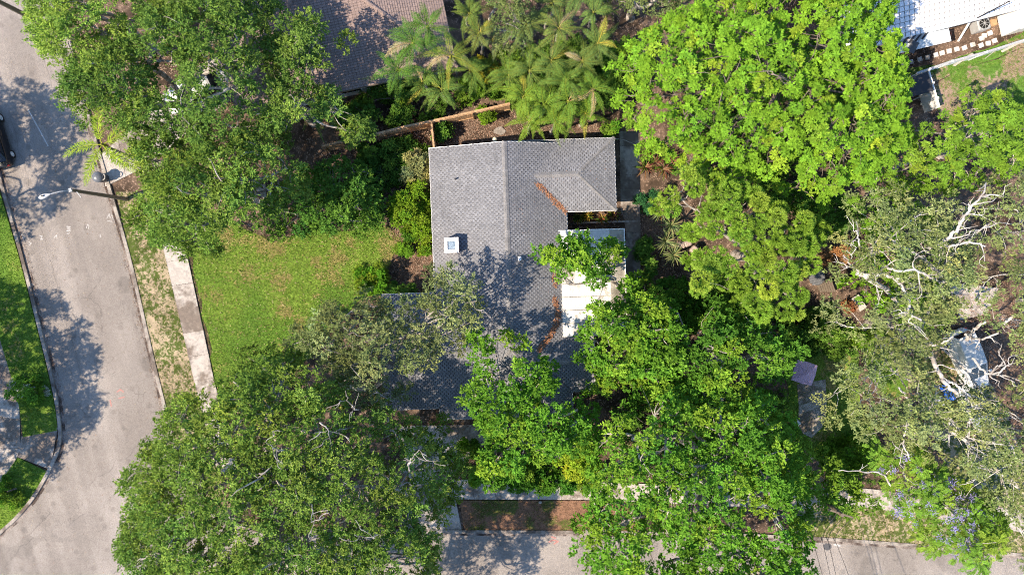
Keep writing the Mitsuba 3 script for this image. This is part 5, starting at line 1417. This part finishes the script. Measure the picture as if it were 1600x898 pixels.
a, b = P(679, 199, 0)[:2], P(683, 240, 0)[:2]
bm = MB()
L, ang = np.linalg.norm(b - a), math.atan2(*(b - a)[::-1])
for i in range(int(L / 0.15)):
    q = a + (b - a) * (i + 0.5) / int(L / 0.15)
    bm.add(*box([*q, 0.95], (0.142, 0.022, 1.9), ang))
part(k, 'boards', bm.out('wood_mat'), stuff=True)
part(k, 'cap', MB().add(*beam(np.append(a, 1.93), np.append(b, 1.93), 0.12, 0.035)).out('wood_mat'))
for q in (a * 0.95 + b * 0.05, b):
    part(k, 'post', MB().add(*box([*q, 1.0], (0.11, 0.11, 2.0), ang)).out('wood_mat'))

# small things in the beds by the house
k = thing('round_light', 'small round cream cap at the roof edge beside the ridge', 'lamp')
c = P(773, 218, 2.4)
v, f = tube([c, c + [0, 0, 0.12], c + [0, 0, 0.2]], [0.14, 0.14, 0.06], 14)
part(k, 'cap', MB().add(v, f).out(rough_mat((0.75, 0.70, 0.5), 0.5)))
part(k, 'post', MB().add(*tube([[c[0], c[1], 0], c], 0.04, 8)).out('grey_paint'))
kk = thing('paving_stone', 'grey stone lying on the bed above the ridge end', 'stone')
c = P(781, 205, 0)
hm = trimesh.convex.convex_hull(np.array([c + [0.42 * math.cos(a) * r, 0.3 * math.sin(a) * r, z] for a, r in zip(np.arange(9) * 0.7, (1, .8, 1.1, .9, 1, 1.15, .85, 1, .95)) for z in (0, 0.08)]))
scene[kk] = MB().add(hm.vertices, hm.faces).out('concrete_mat')
kk = thing('garden_hose', 'pale hose lying across the top of the shaded side path', 'hose')
scene[kk] = MB().add(*tube(smooth_line([P(962, 217, 0.08), P(975, 219, 0.08), P(988, 224, 0.08), P(1000, 228, 0.1)]), 0.03, 6)).out('pale_board')
kk = thing('garden_hose', 'thin pale cable lying across the lower end of the shaded side path', 'cable')
scene[kk] = MB().add(*tube(smooth_line([P(1000, 297, 0.08), P(994, 308, 0.08), P(986, 321, 0.06)]), 0.02, 6)).out('pale_board')
kk = thing('white_stone', 'white stone on the reddish verge under the front hedge shadow', 'stone')
hm = trimesh.creation.icosphere(1, 0.13)
scene[kk] = MB().add(hm.vertices * [1, 0.8, 0.7] + P(844, 784, 0.12), hm.faces).out('concrete_mat')
for i, (x, y, lab) in enumerate([(1064, 383, 'pale pink flat stone under the pine, left of a pair'), (1074, 380, 'pale pink flat stone under the pine, nearest the trunk'), (1084, 390, 'pale pink flat stone under the pine, right of a pair')]):
    kk = thing('flat_stone', lab, 'stone')
    scene[kk] = MB().add(*box(P(x, y, 0.9), (0.5, 0.42, 0.5), 0.4 * i, 0.08)).out(rough_mat((0.42, 0.33, 0.29), 0.9))

# top right: stepping stones, white fence, awning, louvres, air conditioner, shed
k = numbered('stepping_stones')
labels[k] = {'kind': 'structure'}
for x, y in [(1399, 105), (1411, 102), (1423, 97), (1437, 93), (1449, 90), (1462, 86), (1472, 83), (1483, 80), (1495, 77), (1507, 75), (1520, 70), (1533, 71), (1544, 68), (1554, 64), (1538, 56), (1547, 52), (1534, 60)]:
    part(k, 'stone', MB().add(*box(P(x, y, 0.02), (0.33, 0.31, 0.08), wang + rng.uniform(-0.15, 0.15), 0.012)).out('white_roof_mat'))
k = thing('white_fence', 'white panel fence with leaning boards along the back lawn', 'fence')
WF = [P(x, y, 1.7)[:2] for x, y in ((1432, 115), (1452, 108), (1487, 96), (1540, 82), (1600, 63), (1700, 32))]
for a, b in zip(WF[:-1], WF[1:]):
    kk = part(k, 'panel', MB().add(*beam(np.append(a, 0.9), np.append(b, 0.9), 0.05, 1.6)).out('white_paint'))
    part(k, 'rail', MB().add(*beam(np.append(a, 1.73), np.append(b, 1.73), 0.14, 0.06)).out('grey_paint'))
    part(k, 'post', MB().add(*box([*b, 0.9], (0.13, 0.13, 1.85), wang)).out('white_paint'))
for i, (x0, y0, x1, y1) in enumerate([(1490, 100, 1520, 84), (1540, 88, 1562, 74), (1565, 78, 1598, 64)]):
    kk = thing('leaning_board', ['grey board leaning on the white fence, nearest the dark shelter roof', 'grey board leaning on the white fence, middle one of three', 'grey board leaning on the white fence, nearest the right edge'][i], 'board')
    scene[kk] = MB().add(*beam(P(x0, y0 + 3, 0.1), P(x1, y1, 1.78), 0.16, 0.03)).out('pale_board')
k = thing('white_fence', 'white fence running down from the dark shelter into the trees', 'fence')
a, b = P(1451, 110, 1.7), P(1468, 168, 1.7)
part(k, 'panel', MB().add(*beam([*a[:2], 0.85], [*b[:2], 0.85], 0.05, 1.6)).out('white_paint'))
part(k, 'rail', MB().add(*beam([*a[:2], 1.7], [*b[:2], 1.7], 0.1, 0.06)).out('white_paint'))
for t_ in (0.0, 0.35, 0.75):
    q = a + (b - a) * t_
    part(k, 'post', MB().add(*box([q[0], q[1], 0.92], (0.13, 0.13, 1.86), 0.2)).out('white_paint'))
k = thing('shelter', 'shelter with dark flat roof in the corner of the white fences', 'shelter')
cs = [P(1411, 127, 2.2), P(1449, 112, 2.3), P(1459, 142, 2.3), P(1422, 152, 2.2)]
v = np.vstack([cs, np.array(cs) - [0, 0, 0.06]])
part(k, 'roof', MB().add(v, [[0, 1, 2], [0, 2, 3], [4, 6, 5], [4, 7, 6], [0, 4, 5], [0, 5, 1], [1, 5, 6], [1, 6, 2], [2, 6, 7], [2, 7, 3], [3, 7, 4], [3, 4, 0]]).out('black_tarp'))
for c in cs:
    part(k, 'post', MB().add(*tube([[c[0] * 0.995, c[1] * 0.99, 0], c * 0.995 - [0, 0, 0.04]], 0.05, 8)).out('grey_paint'))
k = thing('awning', 'pale blue-white awning on the wall below the white tiled roof', 'awning')
ribs = MB()
a0, a1, b0, b1 = P(1381, 67, 2.62), P(1482, 45, 2.62), P(1393, 86, 2.25), P(1486, 64, 2.25)
for i in range(22):
    t0_, t1_ = i / 22, (i + 1) / 22
    p = [a0 + (a1 - a0) * t0_, a0 + (a1 - a0) * t1_, b0 + (b1 - b0) * t1_, b0 + (b1 - b0) * t0_]
    z = 0.03 if i % 2 else 0.0
    v = np.vstack([np.array(p) + [0, 0, z], np.array(p) + [0, 0, z - 0.03]])
    ribs.add(v, [[0, 2, 1], [0, 3, 2], [4, 5, 6], [4, 6, 7], [0, 1, 5], [0, 5, 4], [1, 2, 6], [1, 6, 5], [2, 3, 7], [2, 7, 6], [3, 0, 4], [3, 4, 7]])
part(k, 'sheet', ribs.out('awning_mat'))
part(k, 'front_rail', MB().add(*beam(b0 - [0, 0, 0.03], b1 - [0, 0, 0.03], 0.05, 0.08)).out('white_paint'))
k = thing('louvre_panel', 'dark slatted panel standing on the awning below the white roof', 'louvre')
p0, p1 = P(1411, 70, 2.75), P(1432, 62, 2.95)
for i in range(7):
    q = P(1409 + i * 5.2, 71 - i * 1.6, 2.62)
    r = P(1420 + i * 5.2, 57 - i * 1.6, 2.95)
    part(k, 'slat', MB().add(*beam(q, r, 0.15, 0.025)).out('grey_paint' if i % 2 else 'black_tarp'))
part(k, 'dark_panel', MB().add(*beam(P(1422, 82, 2.52), P(1431, 65, 2.7), 0.5, 0.03)).out('dark_table'))
k = thing('air_conditioner', 'air conditioner with a round black fan beside the white house', 'air conditioner')
c = P(1524, 44, 0)
part(k, 'case', MB().add(*box(c + [0, 0, 0.45], (0.85, 0.8, 0.9), wang, 0.06)).out('grey_paint'))
part(k, 'fan_ring', MB().add(*tube([c + [0, 0, 0.9], c + [0, 0, 0.93]], [0.34, 0.33], 24)).out('shadow_hole'))
fb = MB()
for i in range(4):
    a = wang + i * math.pi / 4
    fb.add(*beam(c + [0.34 * math.cos(a), 0.34 * math.sin(a), 0.945], c - [0.34 * math.cos(a), 0.34 * math.sin(a), -0.945], 0.02, 0.012))
part(k, 'grille', fb.out('steel_mat'))
k = thing('vent_mast', 'thin dark mast standing up through the white tiled roof edge', 'mast')
b_ = P(1522, 31, 2.7)
scene[k] = MB().add(*tube([b_, b_ + [0.0, 0.0, 3.2]], [0.045, 0.035], 8)).out('wire_mat')
kk = thing('white_pipe', 'white board leaning from the wall to the ground by the air conditioner', 'board')
scene[kk] = MB().add(*beam(P(1497, 65, 0.1), P(1515, 35, 1.2), 0.14, 0.05)).out('white_paint')
kk = thing('terracotta_pot', 'orange pot by the wall under the white roof', 'pot')
rm = trimesh.creation.revolve(np.array([(0, 0), (0.13, 0), (0.19, 0.3), (0.21, 0.34), (0.17, 0.34), (0.15, 0.28), (0, 0.28)]), sections=16)
scene[kk] = MB().add(rm.vertices + P(1478, 56, 0), rm.faces).out(rough_mat((0.45, 0.2, 0.12), 0.8))
k = thing('garden_shed', 'small shed with grey roof and white end at the right edge', 'shed')
sa_ = wang
c = P(1590, 35, 0)
part(k, 'wall', MB().add(*box(c + [0, 0, 0.9], (2.6, 1.4, 1.8), sa_)).out('white_paint'))
d1, n1_ = np.array([math.cos(sa_), math.sin(sa_), 0]), np.array([-math.sin(sa_), math.cos(sa_), 0])
for s in (-1, 1):
    part(k, 'roof', MB().add(*beam(c - d1 * 0.75 + n1_ * s * 0.4 + [0, 0, 1.98], c + d1 * 1.5 + n1_ * s * 0.4 + [0, 0, 1.98], 0.9, 0.05, up=unit(np.array([0, 0, 1.0]) + n1_ * s * 0.3))).out('grey_roof'))
part(k, 'end_slope', MB().add([c - d1 * 1.35 - n1_ * 0.75 + [0, 0, 1.8], c - d1 * 1.35 + n1_ * 0.75 + [0, 0, 1.8], c - d1 * 0.72 + n1_ * 0.8 + [0, 0, 2.03], c - d1 * 0.72 - n1_ * 0.8 + [0, 0, 2.03]], [[0, 2, 1], [0, 3, 2]]).out('white_paint'))
kk = thing('wooden_crate', 'low yellow-brown crate beside the air conditioner', 'crate')
scene[kk] = MB().add(*box(P(1549, 37, 0.25), (0.5, 0.45, 0.5), wang, 0.03)).out('wood_mat')

# the garden at the right
k = thing('parasol', 'purple square garden parasol at the end of the garden path', 'parasol')
c = P(1257, 582, 2.35)
pb_ = np.array([c[0], c[1], 0])
pv = [c + [0, 0, 0.5]] + [c + [1.0 * math.cos(a), 1.0 * math.sin(a), 0] for a in np.arange(8) * math.pi / 4 + 0.5]
for i in range(1, 9):
    if i % 2 == 0:
        pv[i] = c + (pv[i] - c) * [0.76, 0.76, 1]
cm = MB().add(pv, [[0, i, i % 8 + 1] for i in range(1, 9)])
part(k, 'canopy', cm.out('parasol_mat'))
part(k, 'pole', MB().add(*tube([pb_, c + [0, 0, 0.55]], 0.03, 8)).out('steel_mat'))
for i in range(1, 9, 2):
    part(k, 'rib', MB().add(*beam(c + [0, 0, 0.47], pv[i] - [0, 0, 0.03], 0.02, 0.02)).out('steel_mat'))
part(k, 'base', MB().add(*tube([pb_, pb_ + [0, 0, 0.08]], 0.28, 14)).out('dark_plastic'))
k = thing('round_table', 'dark grey round table under the edge of the pine', 'table')
c = P(1276, 433, 0.75)
part(k, 'top', MB().add(*tube([c, c + [0, 0, 0.06]], 0.56, 28)).out('dark_table'))
for i in range(6):
    o = (i - 2.5) * 0.17
    part(k, 'slat', MB().add(*box(c + [0, o, 0.066], (2 * math.sqrt(0.54 ** 2 - o * o), 0.14, 0.02), 0.2)).out(rough_mat((0.15, 0.155, 0.165), 0.6)))
part(k, 'leg', MB().add(*tube([[c[0], c[1], 0], c], 0.05, 8)).out('dark_plastic'))
k = thing('round_table', 'low dark slatted table with dry fronds on it beside the round table', 'table')
c = P(1290, 446, 0.4)
for i in range(7):
    part(k, 'slat', MB().add(*box(c + [(i - 3) * 0.16, 0, 0.02], (0.12, 0.95, 0.04), 0.35)).out('pole_mat'))
for sx in (-1, 1):
    part(k, 'leg', MB().add(*box(c + [sx * 0.4, 0, -0.2], (0.08, 0.7, 0.4), 0.35)).out('pole_mat'))
k = thing('garden_bench', 'pale grey board bench beside the orange-leaved plant', 'bench')
a, b_ = P(1336, 463, 0.45), P(1349, 483, 0.45)
part(k, 'seat', MB().add(*beam(a, b_, 0.55, 0.06)).out('pale_board'))
for q in (a * 0.85 + b_ * 0.15, a * 0.15 + b_ * 0.85):
    part(k, 'leg', MB().add(*box([q[0], q[1], 0.21], (0.1, 0.4, 0.42), -0.9)).out('pale_board'))
kk = thing('red_pot', 'red pot among orange leaves in the garden', 'pot')
rm = trimesh.creation.revolve(np.array([(0, 0), (0.14, 0), (0.2, 0.32), (0.21, 0.36), (0.17, 0.36), (0.14, 0.28), (0, 0.28)]), sections=16)
scene[kk] = MB().add(rm.vertices + P(1331, 473, 0), rm.faces).out('red_plastic')
kk = thing('tarpaulin', 'blue tarpaulin crumpled between the branches beside the van', 'tarpaulin')
u_, v_ = np.meshgrid(np.linspace(0, 1, 16), np.linspace(0, 1, 26), indexing='ij')
A, B = P(1470, 598, 0.5), P(1484, 624, 0.5)
sd = unit(np.cross(B - A, [0, 0, 1.0]))
pt = A + (B - A) * v_[..., None] + sd * ((u_ - 0.5)[..., None] * 0.62)
nz = meshkit.fbm(pt * 3.2, 3, 4)
pt = pt + np.stack([0.15 * (nz - 0.5), 0.15 * (nz - 0.5), 0.45 * nz + 0.5 * np.sin(np.pi * u_) - 0.1], -1)
i, j = np.meshgrid(np.arange(15), np.arange(25), indexing='ij')
q = np.stack([i * 26 + j, (i + 1) * 26 + j, (i + 1) * 26 + j + 1, i * 26 + j + 1], -1).reshape(-1, 4)
scene[kk] = MB().add(pt.reshape(-1, 3), np.vstack([q[:, :3], q[:, [0, 2, 3]]])).out('blue_tarp', smooth=True)
k = thing('garden_table', 'pale grey round-edged table below the blue tarpaulin', 'table')
c = P(1475, 629, 0.72)
part(k, 'top', MB().add(*box(c, (1.0, 0.6, 0.05), -0.35, 0.02)).out('steel_mat'))
for sx in (-1, 1):
    part(k, 'leg', MB().add(*box(c + [sx * 0.38, -sx * 0.14, -0.37], (0.06, 0.45, 0.7), -0.35)).out('steel_mat'))
k = thing('garden_chair', 'blue-grey chair at the left edge of the garden path', 'chair')
c = P(1244, 661, 0.45)
part(k, 'seat', MB().add(*box(c, (0.5, 0.5, 0.05), 0.8, 0.01)).out('awning_mat'))
part(k, 'backrest', MB().add(*beam(c + [-0.2, 0.2, 0.05], c + [-0.28, 0.28, 0.5], 0.5, 0.04, up=(0.7, -0.7, 0.2))).out('awning_mat'))
for sx in (-1, 1):
    for sy in (-1, 1):
        part(k, 'leg', MB().add(*tube([c + [sx * 0.2, sy * 0.2, -0.45], c + [sx * 0.18, sy * 0.18, 0]], 0.02, 6)).out('steel_mat'))
